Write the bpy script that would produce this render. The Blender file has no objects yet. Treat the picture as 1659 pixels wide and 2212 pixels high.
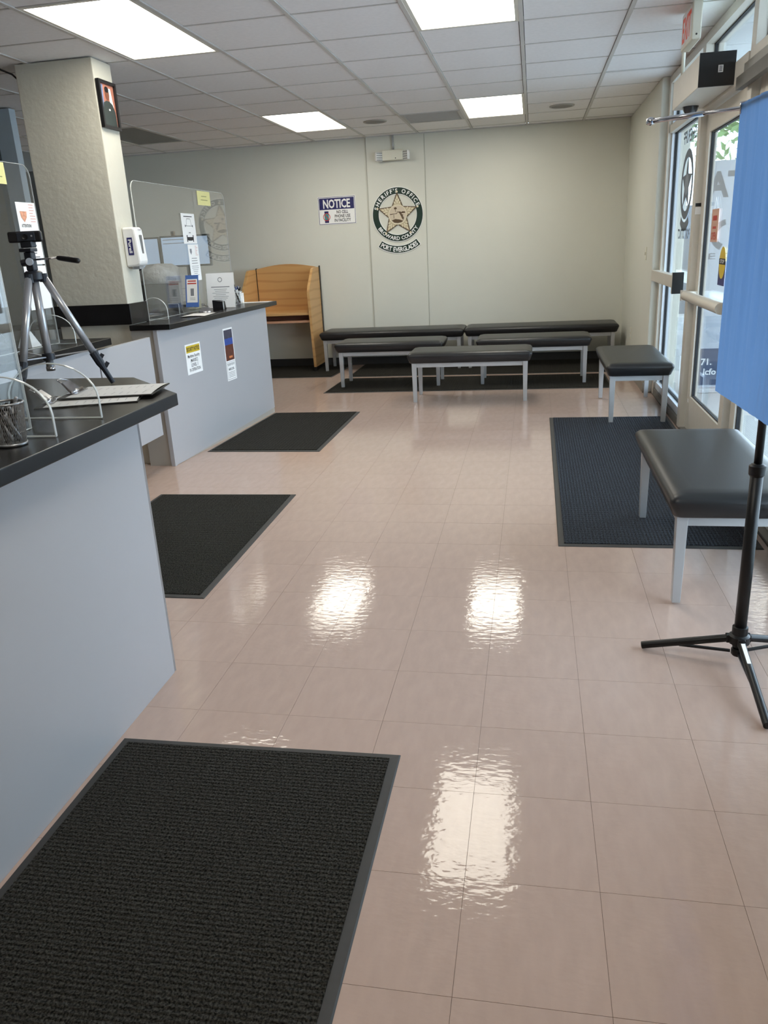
import bpy, bmesh, math, random
from mathutils import Vector, Matrix
random.seed(7)
PI = math.pi
scene = bpy.context.scene
COL = scene.collection

# ------------------------------------------------------------------ camera, world, exposure
cam = bpy.data.cameras.new('camera')
cam.sensor_fit = 'VERTICAL'; cam.sensor_height = 36.0
cam.lens = 1690.237 / 2212.0 * 36.0
cam.clip_start = 0.02; cam.clip_end = 200
cam_o = bpy.data.objects.new('camera', cam); COL.objects.link(cam_o)
_p, _y, _r = 0.32747, 0.19541, 0.05231
_f = Vector((-math.sin(_y) * math.cos(_p), math.cos(_y) * math.cos(_p), -math.sin(_p)))
_rt = Vector((math.cos(_y), math.sin(_y), 0)); _d = _f.cross(_rt)
_right = _rt * math.cos(_r) + _d * math.sin(_r); _down = _d * math.cos(_r) - _rt * math.sin(_r)
M3 = Matrix((_right, -_down, -_f)).transposed()
cam_o.matrix_world = Matrix.Translation((0.14082, -1.14106, 1.40171)) @ M3.to_4x4()
scene.camera = cam_o

world = bpy.data.worlds.new('sky'); scene.world = world; world.use_nodes = True
wb = world.node_tree.nodes['Background']
wb.inputs[0].default_value = (0.70, 0.85, 1.0, 1); wb.inputs[1].default_value = 7.4

LAMP = 10.0            # brightness of the fluorescent diffusers
scene.view_settings.view_transform = 'Standard'; scene.view_settings.look = 'None'
scene.view_settings.exposure = 0.11; scene.view_settings.gamma = 1.0
scene.view_settings.use_curve_mapping = False
scene.cycles.use_denoising = True; scene.cycles.use_light_tree = False
scene.cycles.max_bounces = 8; scene.cycles.diffuse_bounces = 5; scene.cycles.glossy_bounces = 3
scene.cycles.use_adaptive_sampling = True; scene.cycles.adaptive_threshold = 0.1; scene.cycles.adaptive_min_samples = 16
scene.cycles.transparent_max_bounces = 24
scene.cycles.sample_clamp_indirect = 8.0
scene.cycles.caustics_reflective = False; scene.cycles.caustics_refractive = False

H = 2.596; YW = 8.595; XS = 1.2765; G = 0.6096; T = 0.3048
GX, GY = 0.0573, 4.1278

# ------------------------------------------------------------------ materials
def lin(c):
    out = []
    for v in c[:3]:
        v = v / 255.0
        out.append(v / 12.92 if v <= 0.04045 else ((v + 0.055) / 1.055) ** 2.4)
    return tuple(out) + (1.0,)

MATS = {}
def mat(name, rgb, rough=0.6, metal=0.0, var=0.0, vscale=20.0, bump=0.0, bscale=60.0, spec=0.5,
        emit=None, estr=0.0, objvar=0.0, stretch=None, coat=0.0, trans=0.0, bdist=0.01, detail=4.0):
    if name in MATS: return MATS[name]
    m = bpy.data.materials.new(name); m.use_nodes = True
    nt = m.node_tree; N = nt.nodes; L = nt.links
    b = N['Principled BSDF']
    b.inputs['Base Color'].default_value = lin(rgb)
    b.inputs['Roughness'].default_value = rough; b.inputs['Metallic'].default_value = metal
    b.inputs['Specular IOR Level'].default_value = spec
    b.inputs['Coat Weight'].default_value = coat
    b.inputs['Transmission Weight'].default_value = trans
    tc = N.new('ShaderNodeTexCoord')
    vec = tc.outputs['Object']
    if stretch:
        mp = N.new('ShaderNodeMapping'); mp.inputs['Scale'].default_value = stretch
        L.new(vec, mp.inputs[0]); vec = mp.outputs[0]
    if var > 0:
        nz = N.new('ShaderNodeTexNoise'); nz.inputs['Scale'].default_value = vscale
        nz.inputs['Detail'].default_value = detail
        L.new(vec, nz.inputs['Vector'])
        rp = N.new('ShaderNodeValToRGB')
        c = lin(rgb)
        rp.color_ramp.elements[0].position = 0.25; rp.color_ramp.elements[1].position = 0.75
        rp.color_ramp.elements[0].color = tuple(max(0, x * (1 - var)) for x in c[:3]) + (1,)
        rp.color_ramp.elements[1].color = tuple(min(1, x * (1 + var)) for x in c[:3]) + (1,)
        L.new(nz.outputs['Fac'], rp.inputs[0]); src = rp.outputs[0]
        if objvar > 0:
            oi = N.new('ShaderNodeObjectInfo'); mr = N.new('ShaderNodeMapRange')
            mr.inputs[3].default_value = 1 - objvar; mr.inputs[4].default_value = 1 + objvar
            L.new(oi.outputs['Random'], mr.inputs[0])
            hs = N.new('ShaderNodeHueSaturation'); L.new(mr.outputs[0], hs.inputs['Value'])
            L.new(src, hs.inputs['Color']); src = hs.outputs[0]
        L.new(src, b.inputs['Base Color'])
    if bump > 0:
        nb = N.new('ShaderNodeTexNoise'); nb.inputs['Scale'].default_value = bscale
        nb.inputs['Detail'].default_value = 3
        L.new(vec, nb.inputs['Vector'])
        bp = N.new('ShaderNodeBump'); bp.inputs['Strength'].default_value = bump
        bp.inputs['Distance'].default_value = bdist
        L.new(nb.outputs['Fac'], bp.inputs['Height']); L.new(bp.outputs[0], b.inputs['Normal'])
    if emit:
        b.inputs['Emission Color'].default_value = lin(emit); b.inputs['Emission Strength'].default_value = estr
    MATS[name] = m; return m

def glass_mat(name, tint=(1, 1, 1), ior=1.45, haze=0.0, hazecol=(0.8, 0.8, 0.8), boost=1.0):
    if name in MATS: return MATS[name]
    m = bpy.data.materials.new(name); m.use_nodes = True
    nt = m.node_tree; N = nt.nodes; L = nt.links; N.clear()
    out = N.new('ShaderNodeOutputMaterial'); mix = N.new('ShaderNodeMixShader')
    tr = N.new('ShaderNodeBsdfTransparent'); tr.inputs[0].default_value = tuple(tint) + (1,)
    gl = N.new('ShaderNodeBsdfGlossy'); gl.inputs['Roughness'].default_value = 0.0
    gl.inputs['Color'].default_value = (1, 1, 1, 1)
    ge = N.new('ShaderNodeNewGeometry'); dt = N.new('ShaderNodeVectorMath'); dt.operation = 'DOT_PRODUCT'
    L.new(ge.outputs['Normal'], dt.inputs[0]); L.new(ge.outputs['Incoming'], dt.inputs[1])
    ab = N.new('ShaderNodeMath'); ab.operation = 'ABSOLUTE'; L.new(dt.outputs['Value'], ab.inputs[0])
    om = N.new('ShaderNodeMath'); om.operation = 'SUBTRACT'; om.inputs[0].default_value = 1.0; L.new(ab.outputs[0], om.inputs[1])
    pw = N.new('ShaderNodeMath'); pw.operation = 'POWER'; pw.inputs[1].default_value = 5.0; L.new(om.outputs[0], pw.inputs[0])
    f0 = ((ior - 1) / (ior + 1)) ** 2
    fr = N.new('ShaderNodeMath'); fr.operation = 'MULTIPLY_ADD'; fr.inputs[1].default_value = (1 - f0) * boost; fr.inputs[2].default_value = f0 * boost
    L.new(pw.outputs[0], fr.inputs[0])
    L.new(fr.outputs[0], mix.inputs[0]); L.new(tr.outputs[0], mix.inputs[1]); L.new(gl.outputs[0], mix.inputs[2])
    last = mix
    if haze > 0:
        m2 = N.new('ShaderNodeMixShader'); m2.inputs[0].default_value = haze
        df = N.new('ShaderNodeBsdfDiffuse'); df.inputs[0].default_value = tuple(hazecol) + (1,)
        L.new(mix.outputs[0], m2.inputs[1]); L.new(df.outputs[0], m2.inputs[2]); last = m2
    L.new(last.outputs[0], out.inputs[0])
    MATS[name] = m; return m

def lamp_mat(name, rgb, strength):
    m = bpy.data.materials.new(name); m.use_nodes = True
    N = m.node_tree.nodes; L = m.node_tree.links; N.clear()
    out = N.new('ShaderNodeOutputMaterial'); e = N.new('ShaderNodeEmission')
    e.inputs[0].default_value = lin(rgb); e.inputs[1].default_value = strength
    L.new(e.outputs[0], out.inputs[0]); MATS[name] = m; return m

def floor_mat():
    m = mat('vinyl_tile', (193, 169, 157), rough=0.13, var=0.055, vscale=9, objvar=0.012, spec=0.42, stretch=(3, 1, 1))
    N = m.node_tree.nodes; L = m.node_tree.links; b = N['Principled BSDF']
    geo = N.new('ShaderNodeNewGeometry')
    n1 = N.new('ShaderNodeTexNoise'); n1.inputs['Scale'].default_value = 26; n1.inputs['Detail'].default_value = 2.5
    mp = N.new('ShaderNodeMapping'); mp.inputs['Scale'].default_value = (1, 1.7, 1)
    L.new(geo.outputs['Position'], mp.inputs[0]); L.new(mp.outputs[0], n1.inputs['Vector'])
    bp = N.new('ShaderNodeBump'); bp.inputs['Strength'].default_value = 0.16; bp.inputs['Distance'].default_value = 0.004
    L.new(n1.outputs['Fac'], bp.inputs['Height']); L.new(bp.outputs[0], b.inputs['Normal'])
    n2 = N.new('ShaderNodeTexNoise'); n2.inputs['Scale'].default_value = 1.6
    L.new(geo.outputs['Position'], n2.inputs['Vector'])
    mr = N.new('ShaderNodeMapRange'); mr.inputs[1].default_value = 0.3; mr.inputs[2].default_value = 0.7
    mr.inputs[3].default_value = 0.05; mr.inputs[4].default_value = 0.10
    L.new(n2.outputs['Fac'], mr.inputs[0]); L.new(mr.outputs[0], b.inputs['Roughness'])
    return m

def carpet_mat(name, rgb, rgb2, ribs_axis=1, pitch=0.0125):
    m = bpy.data.materials.new(name); m.use_nodes = True
    N = m.node_tree.nodes; L = m.node_tree.links; b = N['Principled BSDF']
    b.inputs['Roughness'].default_value = 0.95; b.inputs['Specular IOR Level'].default_value = 0.15
    geo = N.new('ShaderNodeNewGeometry'); sep = N.new('ShaderNodeSeparateXYZ'); L.new(geo.outputs['Position'], sep.inputs[0])
    nz = N.new('ShaderNodeTexNoise'); nz.inputs['Scale'].default_value = 190; nz.inputs['Detail'].default_value = 4
    L.new(geo.outputs['Position'], nz.inputs['Vector'])
    def wave(sock, per):
        mu = N.new('ShaderNodeMath'); mu.operation = 'MULTIPLY'; mu.inputs[1].default_value = 2 * PI / per; L.new(sock, mu.inputs[0])
        sn = N.new('ShaderNodeMath'); sn.operation = 'SINE'; L.new(mu.outputs[0], sn.inputs[0]); return sn.outputs[0]
    a = wave(sep.outputs[ribs_axis], pitch); c = wave(sep.outputs[1 - ribs_axis], pitch * 1.9)
    mx = N.new('ShaderNodeMath'); mx.operation = 'MULTIPLY_ADD'; mx.inputs[1].default_value = 0.45
    L.new(c, mx.inputs[0]); L.new(a, mx.inputs[2])
    rp = N.new('ShaderNodeValToRGB')
    rp.color_ramp.elements[0].position = 0.36; rp.color_ramp.elements[0].color = lin(rgb)
    rp.color_ramp.elements[1].position = 0.72; rp.color_ramp.elements[1].color = lin(rgb2)
    L.new(nz.outputs['Fac'], rp.inputs[0]); L.new(rp.outputs[0], b.inputs['Base Color'])
    ad = N.new('ShaderNodeMath'); ad.operation = 'MULTIPLY_ADD'; ad.inputs[1].default_value = 2.6
    L.new(nz.outputs['Fac'], ad.inputs[0]); L.new(mx.outputs[0], ad.inputs[2])
    bp = N.new('ShaderNodeBump'); bp.inputs['Strength'].default_value = 0.8; bp.inputs['Distance'].default_value = 0.0035
    L.new(ad.outputs[0], bp.inputs['Height']); L.new(bp.outputs[0], b.inputs['Normal'])
    MATS[name] = m; return m

def oak_mat():
    m = bpy.data.materials.new('oak_laminate'); m.use_nodes = True
    N = m.node_tree.nodes; L = m.node_tree.links; b = N['Principled BSDF']
    b.inputs['Roughness'].default_value = 0.42
    tc = N.new('ShaderNodeTexCoord'); mp = N.new('ShaderNodeMapping'); mp.inputs['Scale'].default_value = (1.3, 1.3, 6.0)
    L.new(tc.outputs['Object'], mp.inputs[0])
    n0 = N.new('ShaderNodeTexNoise'); n0.inputs['Scale'].default_value = 1.4; n0.inputs['Detail'].default_value = 2
    L.new(mp.outputs[0], n0.inputs['Vector'])
    wv = N.new('ShaderNodeTexWave'); wv.wave_type = 'RINGS'; wv.inputs['Scale'].default_value = 0.55
    wv.inputs['Distortion'].default_value = 5.0; wv.inputs['Detail'].default_value = 2.5; wv.inputs['Detail Scale'].default_value = 1.2
    L.new(mp.outputs[0], wv.inputs['Vector'])
    rp = N.new('ShaderNodeValToRGB')
    rp.color_ramp.elements[0].position = 0.0; rp.color_ramp.elements[0].color = lin((192, 146, 92))
    rp.color_ramp.elements[1].position = 0.3; rp.color_ramp.elements[1].color = lin((206, 162, 106))
    L.new(wv.outputs['Fac'], rp.inputs[0]); L.new(rp.outputs[0], b.inputs['Base Color'])
    MATS['oak_laminate'] = m; return m

M_FLOOR = floor_mat()
M_SLAB = mat('joint_grout', (104, 88, 80), 0.9, var=0.1)
M_CEIL = mat('ceiling_tile', (246, 246, 247), 0.95, var=0.03, vscale=40, bump=0.25, bscale=220, objvar=0.012, spec=0.1, bdist=0.002)
M_TBAR = mat('grid_metal', (206, 205, 202), 0.5, var=0.02)
M_PLEN = mat('plenum_dark', (70, 70, 68), 0.95, var=0.1)
M_WALL = mat('wall_paint', (222, 222, 211), 0.6, var=0.015, vscale=3, bump=0.12, bscale=35, bdist=0.004)
M_WALLG = mat('wall_paint_grey', (150, 153, 152), 0.7, var=0.02, vscale=3)
M_STUC = mat('stucco', (204, 201, 188), 0.55, var=0.02, vscale=6, bump=0.6, bscale=24, bdist=0.005)
M_BASE = mat('black_baseboard', (52, 53, 54), 0.5, var=0.08)
M_RUBB = mat('mat_rubber', (58, 57, 56), 0.6, var=0.08, vscale=50)
M_CARPA = carpet_mat('mat_carpet_black', (14, 14, 14), (78, 76, 70), 1, 0.0135)
M_CARPB = carpet_mat('mat_carpet_blue', (14, 16, 20), (82, 88, 97), 0, 0.017)
M_LAM = mat('grey_laminate', (178, 178, 181), 0.34, var=0.012, vscale=2)
M_LAMB = mat('beige_laminate', (178, 172, 162), 0.5, var=0.02)
M_TOP = mat('black_laminate', (23, 23, 25), 0.26, var=0.1, vscale=180, spec=0.42)
M_BLACK = mat('black_plastic', (24, 24, 26), 0.4, var=0.1)
M_SEAT = mat('black_vinyl', (36, 37, 39), 0.36, var=0.06, vscale=12, bump=0.15, bscale=300, bdist=0.001, spec=0.45)
M_ALU = mat('silver_paint', (186, 188, 190), 0.38, metal=0.35, var=0.02)
M_CHROME = mat('chrome', (200, 200, 205), 0.18, metal=1.0, var=0.02)
M_FRAME = mat('champagne_aluminium', (216, 210, 198), 0.45, metal=0.1, var=0.02)
M_GASK = mat('black_gasket', (14, 15, 20), 0.6, var=0.1)
M_WHITE = mat('white_paper', (249, 249, 248), 0.7, var=0.01)
M_PLWHITE = mat('white_plastic', (236, 237, 236), 0.35, var=0.01)
M_CREAM = mat('cream_plastic', (226, 224, 208), 0.45, var=0.02)
M_INK = mat('black_ink', (40, 40, 44), 0.7, var=0.05)
M_GREY = mat('grey_ink', (130, 132, 138), 0.7, var=0.05)
M_NAVY = mat('navy_ink', (34, 34, 96), 0.5, var=0.04)
M_RED = mat('red_ink', (200, 70, 60), 0.6, var=0.05)
M_PINK = mat('pale_red_ink', (220, 150, 140), 0.6, var=0.05)
M_YEL = mat('note_yellow', (236, 230, 160), 0.7, var=0.02)
M_BANNER = mat('warning_yellow', (214, 184, 46), 0.5, var=0.03)
M_BLUE = mat('print_blue', (82, 118, 190), 0.5, var=0.04)
M_GREEN = mat('badge_green', (22, 50, 40), 0.4, var=0.05)
M_TAN = mat('badge_tan', (196, 182, 150), 0.5, var=0.04)
M_CREAMP = mat('badge_cream', (228, 218, 192), 0.5, var=0.02)
M_BROWN = mat('badge_brown', (92, 72, 50), 0.5, var=0.05)
M_OAK = oak_mat()
M_GLASS = glass_mat('window_glass', (0.93, 0.96, 0.97), 1.3)
M_ACRYL = glass_mat('clear_acrylic', (0.985, 0.99, 0.99), 1.49, haze=0.02, hazecol=(0.85, 0.87, 0.88), boost=1.25)
M_EDGE = glass_mat('acrylic_edge', (0.9, 0.93, 0.93), 1.45, haze=0.62, hazecol=(0.9, 0.93, 0.93))
M_LAMP = lamp_mat('lamp_diffuser', (255, 249, 234), LAMP)

# ------------------------------------------------------------------ geometry helpers
class Plane:
    def __init__(s, o, u, v=(0, 0, 1)):
        s.o = Vector(o); s.u = Vector(u).normalized(); s.v = Vector(v).normalized(); s.n = s.u.cross(s.v)
    def at(s, x, y, d=0.0): return s.o + s.u * x + s.v * y + s.n * d

class MB:
    def __init__(s): s.v = []; s.f = []
    def add(s, vs, fs):
        b = len(s.v); s.v += [Vector(p) for p in vs]; s.f += [tuple(i + b for i in f) for f in fs]; return s
    def box(s, lo, hi):
        x0, y0, z0 = lo; x1, y1, z1 = hi
        return s.add([(x0, y0, z0), (x1, y0, z0), (x1, y1, z0), (x0, y1, z0), (x0, y0, z1), (x1, y0, z1), (x1, y1, z1), (x0, y1, z1)],
                     [(0, 3, 2, 1), (4, 5, 6, 7), (0, 1, 5, 4), (1, 2, 6, 5), (2, 3, 7, 6), (3, 0, 4, 7)])
    def pbox(s, pl, x0, x1, y0, y1, d0, d1):
        P = [pl.at(x, y, d) for d in (d0, d1) for (x, y) in ((x0, y0), (x1, y0), (x1, y1), (x0, y1))]
        return s.add(P, [(0, 3, 2, 1), (4, 5, 6, 7), (0, 1, 5, 4), (1, 2, 6, 5), (2, 3, 7, 6), (3, 0, 4, 7)])
    def prism(s, pts, pl, d0, d1):
        n = len(pts)
        P = [pl.at(x, y, d0) for x, y in pts] + [pl.at(x, y, d1) for x, y in pts]
        F = [tuple(range(n - 1, -1, -1)), tuple(range(n, 2 * n))] + [(i, (i + 1) % n, n + (i + 1) % n, n + i) for i in range(n)]
        return s.add(P, F)
    def zprism(s, pts, z0, z1): return s.prism(pts, Plane((0, 0, 0), (1, 0, 0), (0, 1, 0)), z0, z1)
    def flat(s, pts, pl, d): return s.add([pl.at(x, y, d) for x, y in pts], [tuple(range(len(pts)))])
    def rect(s, pl, x0, x1, y0, y1, d): return s.flat([(x0, y0), (x1, y0), (x1, y1), (x0, y1)], pl, d)
    def ring(s, pl, cx, cy, r0, r1, d, n=48, a0=0.0, a1=2 * PI):
        closed = abs(a1 - a0 - 2 * PI) < 1e-6; k = n if closed else n + 1
        P = []
        for i in range(k):
            a = a0 + (a1 - a0) * i / n
            P += [pl.at(cx + r0 * math.cos(a), cy + r0 * math.sin(a), d), pl.at(cx + r1 * math.cos(a), cy + r1 * math.sin(a), d)]
        F = []
        for i in range(n):
            j = (i + 1) % k; F.append((2 * i, 2 * i + 1, 2 * j + 1, 2 * j))
        return s.add(P, F)
    def disk(s, pl, cx, cy, r, d, n=24, ry=None, rot=0.0):
        ry = ry or r; P = []
        for i in range(n):
            a = 2 * PI * i / n; x, y = r * math.cos(a), ry * math.sin(a)
            P.append((cx + x * math.cos(rot) - y * math.sin(rot), cy + x * math.sin(rot) + y * math.cos(rot)))
        return s.flat(P, pl, d)
    def tube(s, pts, r, n=10, cap=True, radii=None):
        pts = [Vector(p) for p in pts]; rings = []; prev = None
        for i, p in enumerate(pts):
            t = (pts[min(i + 1, len(pts) - 1)] - pts[max(i - 1, 0)]).normalized()
            if prev is None:
                a = Vector((0, 0, 1)) if abs(t.z) < 0.9 else Vector((1, 0, 0)); u = t.cross(a).normalized()
            else: u = (prev - t * prev.dot(t)).normalized()
            prev = u; w = t.cross(u); rr = radii[i] if radii else r
            rings.append([p + (u * math.cos(2 * PI * k / n) + w * math.sin(2 * PI * k / n)) * rr for k in range(n)])
        b = len(s.v)
        for q in rings: s.v += q
        for i in range(len(rings) - 1):
            for k in range(n):
                s.f.append((b + i * n + k, b + i * n + (k + 1) % n, b + (i + 1) * n + (k + 1) % n, b + (i + 1) * n + k))
        if cap:
            s.f.append(tuple(b + k for k in range(n - 1, -1, -1))); e = b + (len(rings) - 1) * n
            s.f.append(tuple(e + k for k in range(n)))
        return s
    def beam(s, p0, p1, w, h, up=(0, 0, 1)):
        p0 = Vector(p0); p1 = Vector(p1); t = (p1 - p0).normalized(); u = t.cross(Vector(up)).normalized(); v = u.cross(t)
        P = [p + u * a * w / 2 + v * c * h / 2 for p in (p0, p1) for a, c in ((-1, -1), (1, -1), (1, 1), (-1, 1))]
        return s.add(P, [(0, 3, 2, 1), (4, 5, 6, 7), (0, 1, 5, 4), (1, 2, 6, 5), (2, 3, 7, 6), (3, 0, 4, 7)])
    def lathe(s, c, prof, n=24, axis=(0, 0, 1)):
        c = Vector(c); ax = Vector(axis).normalized(); a = Vector((1, 0, 0)) if abs(ax.x) < 0.9 else Vector((0, 1, 0))
        u = ax.cross(a).normalized(); w = ax.cross(u); b = len(s.v)
        for r, h in prof:
            for k in range(n): s.v.append(c + ax * h + (u * math.cos(2 * PI * k / n) + w * math.sin(2 * PI * k / n)) * r)
        for i in range(len(prof) - 1):
            for k in range(n): s.f.append((b + i * n + k, b + i * n + (k + 1) % n, b + (i + 1) * n + (k + 1) % n, b + (i + 1) * n + k))
        return s
    def grid(s, fn, nu, nv):
        b = len(s.v)
        for j in range(nv + 1):
            for i in range(nu + 1): s.v.append(Vector(fn(i / nu, j / nv)))
        for j in range(nv):
            for i in range(nu):
                q = b + j * (nu + 1) + i; s.f.append((q, q + 1, q + nu + 2, q + nu + 1))
        return s
    def text(s, pl, body, x, y, h, d, width=None, bold=0.0, align='C', mirror=False):
        vs, fs, w, hh = text_geo(body, bold)
        k = h / 0.70; kx = k if width is None else width / max(w, 1e-6)
        sx = -1 if mirror else 1
        x0 = {'C': -w / 2, 'L': 0, 'R': -w}[align]
        return s.add([pl.at(x + sx * (a + x0) * kx, y + c * k, d) for a, c in vs], fs)
    def arctext(s, pl, body, cx, cy, r, a0, a1, h, d, inward=False, bold=0.0, sq=1.0, mirror=False):
        k = h / 0.70; gl = []
        for ch in body:
            if ch == ' ': gl.append((None, 0.28)); continue
            vs, fs, w, hh = text_geo(ch, bold); gl.append(((vs, fs), w * sq))
        gap = 0.10; tot = sum(w for _, w in gl) + gap * (len(gl) - 1); pos = 0.0
        for g, w in gl:
            c = (pos + w / 2) / tot; pos += w + gap
            if g is None: continue
            a = a0 + (a1 - a0) * c
            mx = -1 if mirror else 1
            er = Vector((math.cos(a), math.sin(a))); et = Vector((math.sin(a), -math.cos(a)))
            if inward: er_l, et_l = -er, -et
            else: er_l, et_l = er, et
            P = []
            for (x, y) in g[0]:
                q = Vector((cx, cy)) + er * r + et_l * ((x * sq - w / 2) * k) + er_l * ((y - 0.35) * k)
                P.append(pl.at(mx * q.x, q.y, d))
            s.add(P, g[1])
        return s
    def build(s, name, m, parent=None, smooth=False, bevel=0.0, origin=None, auto=None):
        me = bpy.data.meshes.new(name)
        if parent is not None: inv = WORLD[parent.name].inverted()
        elif origin is not None: inv = Matrix.Translation(Vector(origin)).inverted()
        else: inv = Matrix()
        me.from_pydata([inv @ p for p in s.v], [], s.f); me.update()
        if m is not None: me.materials.append(m)
        o = bpy.data.objects.new(name, me); COL.objects.link(o)
        if parent is not None: o.parent = parent; WORLD[o.name] = WORLD[parent.name].copy()
        else:
            if origin is not None: o.location = origin
            WORLD[o.name] = inv.inverted()
        if smooth or auto:
            for p in me.polygons: p.use_smooth = True
            if auto:
                bm = bmesh.new(); bm.from_mesh(me)
                for e in bm.edges:
                    if len(e.link_faces) == 2 and e.calc_face_angle(0) > auto: e.smooth = False
                bm.to_mesh(me); bm.free()
        if bevel:
            md = o.modifiers.new('bevel', 'BEVEL'); md.width = bevel; md.segments = 2; md.limit_method = 'ANGLE'; md.angle_limit = 0.6
        return o

WORLD = {}
_TXT = {}
def text_geo(body, bold=0.0):
    key = (body, bold)
    if key in _TXT: return _TXT[key]
    cu = bpy.data.curves.new('txt', 'FONT'); cu.body = body; cu.size = 1.0; cu.resolution_u = 2; cu.offset = bold
    o = bpy.data.objects.new('txt', cu); COL.objects.link(o)
    dg = bpy.context.evaluated_depsgraph_get(); ev = o.evaluated_get(dg); me = ev.to_mesh()
    vs = [(v.co.x, v.co.y) for v in me.vertices]; fs = [tuple(p.vertices) for p in me.polygons]
    ev.to_mesh_clear(); bpy.data.objects.remove(o); bpy.data.curves.remove(cu)
    if vs:
        x0 = min(v[0] for v in vs); x1 = max(v[0] for v in vs); vs = [(a - x0, b) for a, b in vs]; w = x1 - x0
    else: w = 0.3
    _TXT[key] = (vs, fs, w, 0.7); return _TXT[key]

def tag(o, label=None, cat=None, group=None, kind=None):
    if label: o['label'] = label
    if cat: o['category'] = cat
    if group: o['group'] = group
    if kind: o['kind'] = kind
    return o
def thing(name, label, cat, loc=(0, 0, 0), rotz=0.0, group=None, kind=None):
    o = bpy.data.objects.new(name, None); COL.objects.link(o); o.empty_display_size = 0.1
    o.location = loc; o.rotation_euler = (0, 0, rotz)
    WORLD[o.name] = Matrix.Translation(Vector(loc)) @ Matrix.Rotation(rotz, 4, 'Z')
    return tag(o, label, cat, group, kind)
def struct(name, loc=(0, 0, 0)): return thing(name, None, None, loc, 0, None, 'structure')
def dup(root, loc, rotz, label, group=None):
    r = root.copy(); COL.objects.link(r); r.location = loc; r.rotation_euler = (0, 0, rotz); r['label'] = label
    if group: r['group'] = group
    for ch in root.children:
        c = ch.copy(); COL.objects.link(c); c.parent = r
        for g in ch.children:
            d = g.copy(); COL.objects.link(d); d.parent = c
    return r

# ------------------------------------------------------------------ floor
floor = MB().box((-6.3, -3.6, -0.12), (XS + 0.03, YW + 0.1, -0.0025)).build('floor', M_SLAB); tag(floor, kind='structure')
tile_me = None
spots = []
for i in range(-12, 5):
    for j in range(-2, 29):
        x, y = (i + 0.5) * T, (j + 0.5) * T
        if x > XS + 0.02: continue
        near_limit = -1.25 if y < 1.5 else (-2.5 if y < 3.7 else (-2.45 if y < 5.8 else -3.75))
        if x < near_limit: continue
        d = math.hypot(x - 0.14, y + 1.14)
        spots.append((d, i, j))
spots.sort()
def tile_geo(mb, x0, y0, w=T, dx=0.00045): return mb.box((x0 + dx, y0 + dx, -0.0024), (x0 + w - dx, y0 + w - dx, 0.0))
seen = set()
for n, (d, i, j) in enumerate(spots):
    if n >= 298: break
    seen.add((i, j))
    if tile_me is None:
        t0 = tile_geo(MB(), -T / 2, -T / 2).build('floor_tile', M_FLOOR, floor); tile_me = t0.data; o = t0
    else:
        o = bpy.data.objects.new('floor_tile', tile_me); COL.objects.link(o); o.parent = floor
    wx = T if (i + 1) * T <= XS else None
    o.location = ((i + 0.5) * T, (j + 0.5) * T, 0)
rest = MB()
for i in range(-20, 4):
    for j in range(-11, 29):
        if (i, j) not in seen: tile_geo(rest, i * T, j * T)
ro = rest.build('floor_tile_field', M_FLOOR, floor); tag(ro, kind='stuff')

# ------------------------------------------------------------------ ceiling
ceil = MB().box((-6.3, -3.6, H + 0.03), (XS + 0.12, YW + 0.1, H + 0.12)).build('ceiling', M_PLEN); tag(ceil, kind='structure')
LIGHTS = [(-1, -2), (-4, -2), (-1, 4), (-4, 4)]           # (column, first row) of the lit 2x4 panels in view
OFF = (-7, 4)
VENT = (-2, 5)
taken = set()
for c, r in LIGHTS + [OFF]: taken |= {(c, r), (c, r + 1)}
taken.add(VENT)
MAIN = 0.024
tm = None
for c in range(-9, 2):
    for r in range(-3, 8):
        if (c, r) in taken: continue
        x0, y0 = GX + c * G, GY + r * G
        y1 = min(y0 + G, YW - 0.012)
        if y1 - y0 < G - 0.01:
            MB().box((x0 + .016, y0 + .008, H), (x0 + G - .016, y1, H + 0.016)).build('ceiling_tile', M_CEIL, ceil); continue
        if tm is None:
            o = MB().box((.016 - G / 2, .008 - G / 2, H), (G / 2 - .016, G / 2 - .008, H + .016)).build('ceiling_tile', M_CEIL, ceil); tm = o.data
        else:
            o = bpy.data.objects.new('ceiling_tile', tm); COL.objects.link(o); o.parent = ceil
        o.location = (x0 + G / 2, y0 + G / 2, 0)
        if (c, r) == (1, 2): o.location.z = 0.006
# tiles over the unseen near part and the far left, one field
fld = MB()
for c in range(-10, 2):
    for r in range(-13, 8):
        x0, y0 = GX + c * G, GY + r * G
        if (c < -9 or r < -3) and (c, r) not in ((-1, -8), (-1, -7)):
            fld.box((x0 + .016, y0 + .008, H), (x0 + G - .016, y0 + G - .008, H + .016))
tag(fld.build('ceiling_tile_field', M_CEIL, ceil), kind='stuff')
for c in range(-9, 3):
    x = GX + c * G
    MB().box((x - MAIN / 2, -3.4, H - 0.006), (x + MAIN / 2, YW - 0.005, H + 0.02)).build('grid_runner', M_TBAR, ceil)
ct = None
for r in range(-3, 8):
    for c in range(-9, 2):
        if (c, r) in taken and (c, r - 1) in taken and (c, r) != VENT: continue
        x0, y = GX + c * G, GY + r * G
        if ct is None:
            o = MB().box((-G / 2 + MAIN / 2, -0.0065, H - 0.003), (G / 2 - MAIN / 2, 0.0065, H + 0.018)).build('cross_tee', M_TBAR, ceil); ct = o.data
        else:
            o = bpy.data.objects.new('cross_tee', ct); COL.objects.link(o); o.parent = ceil
        o.location = (x0 + G / 2, y, 0)
MB().box((-5.45, YW - 0.022, H - 0.008), (XS, YW - 0.002, H + 0.01)).build('wall_angle', M_TBAR, ceil)

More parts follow.
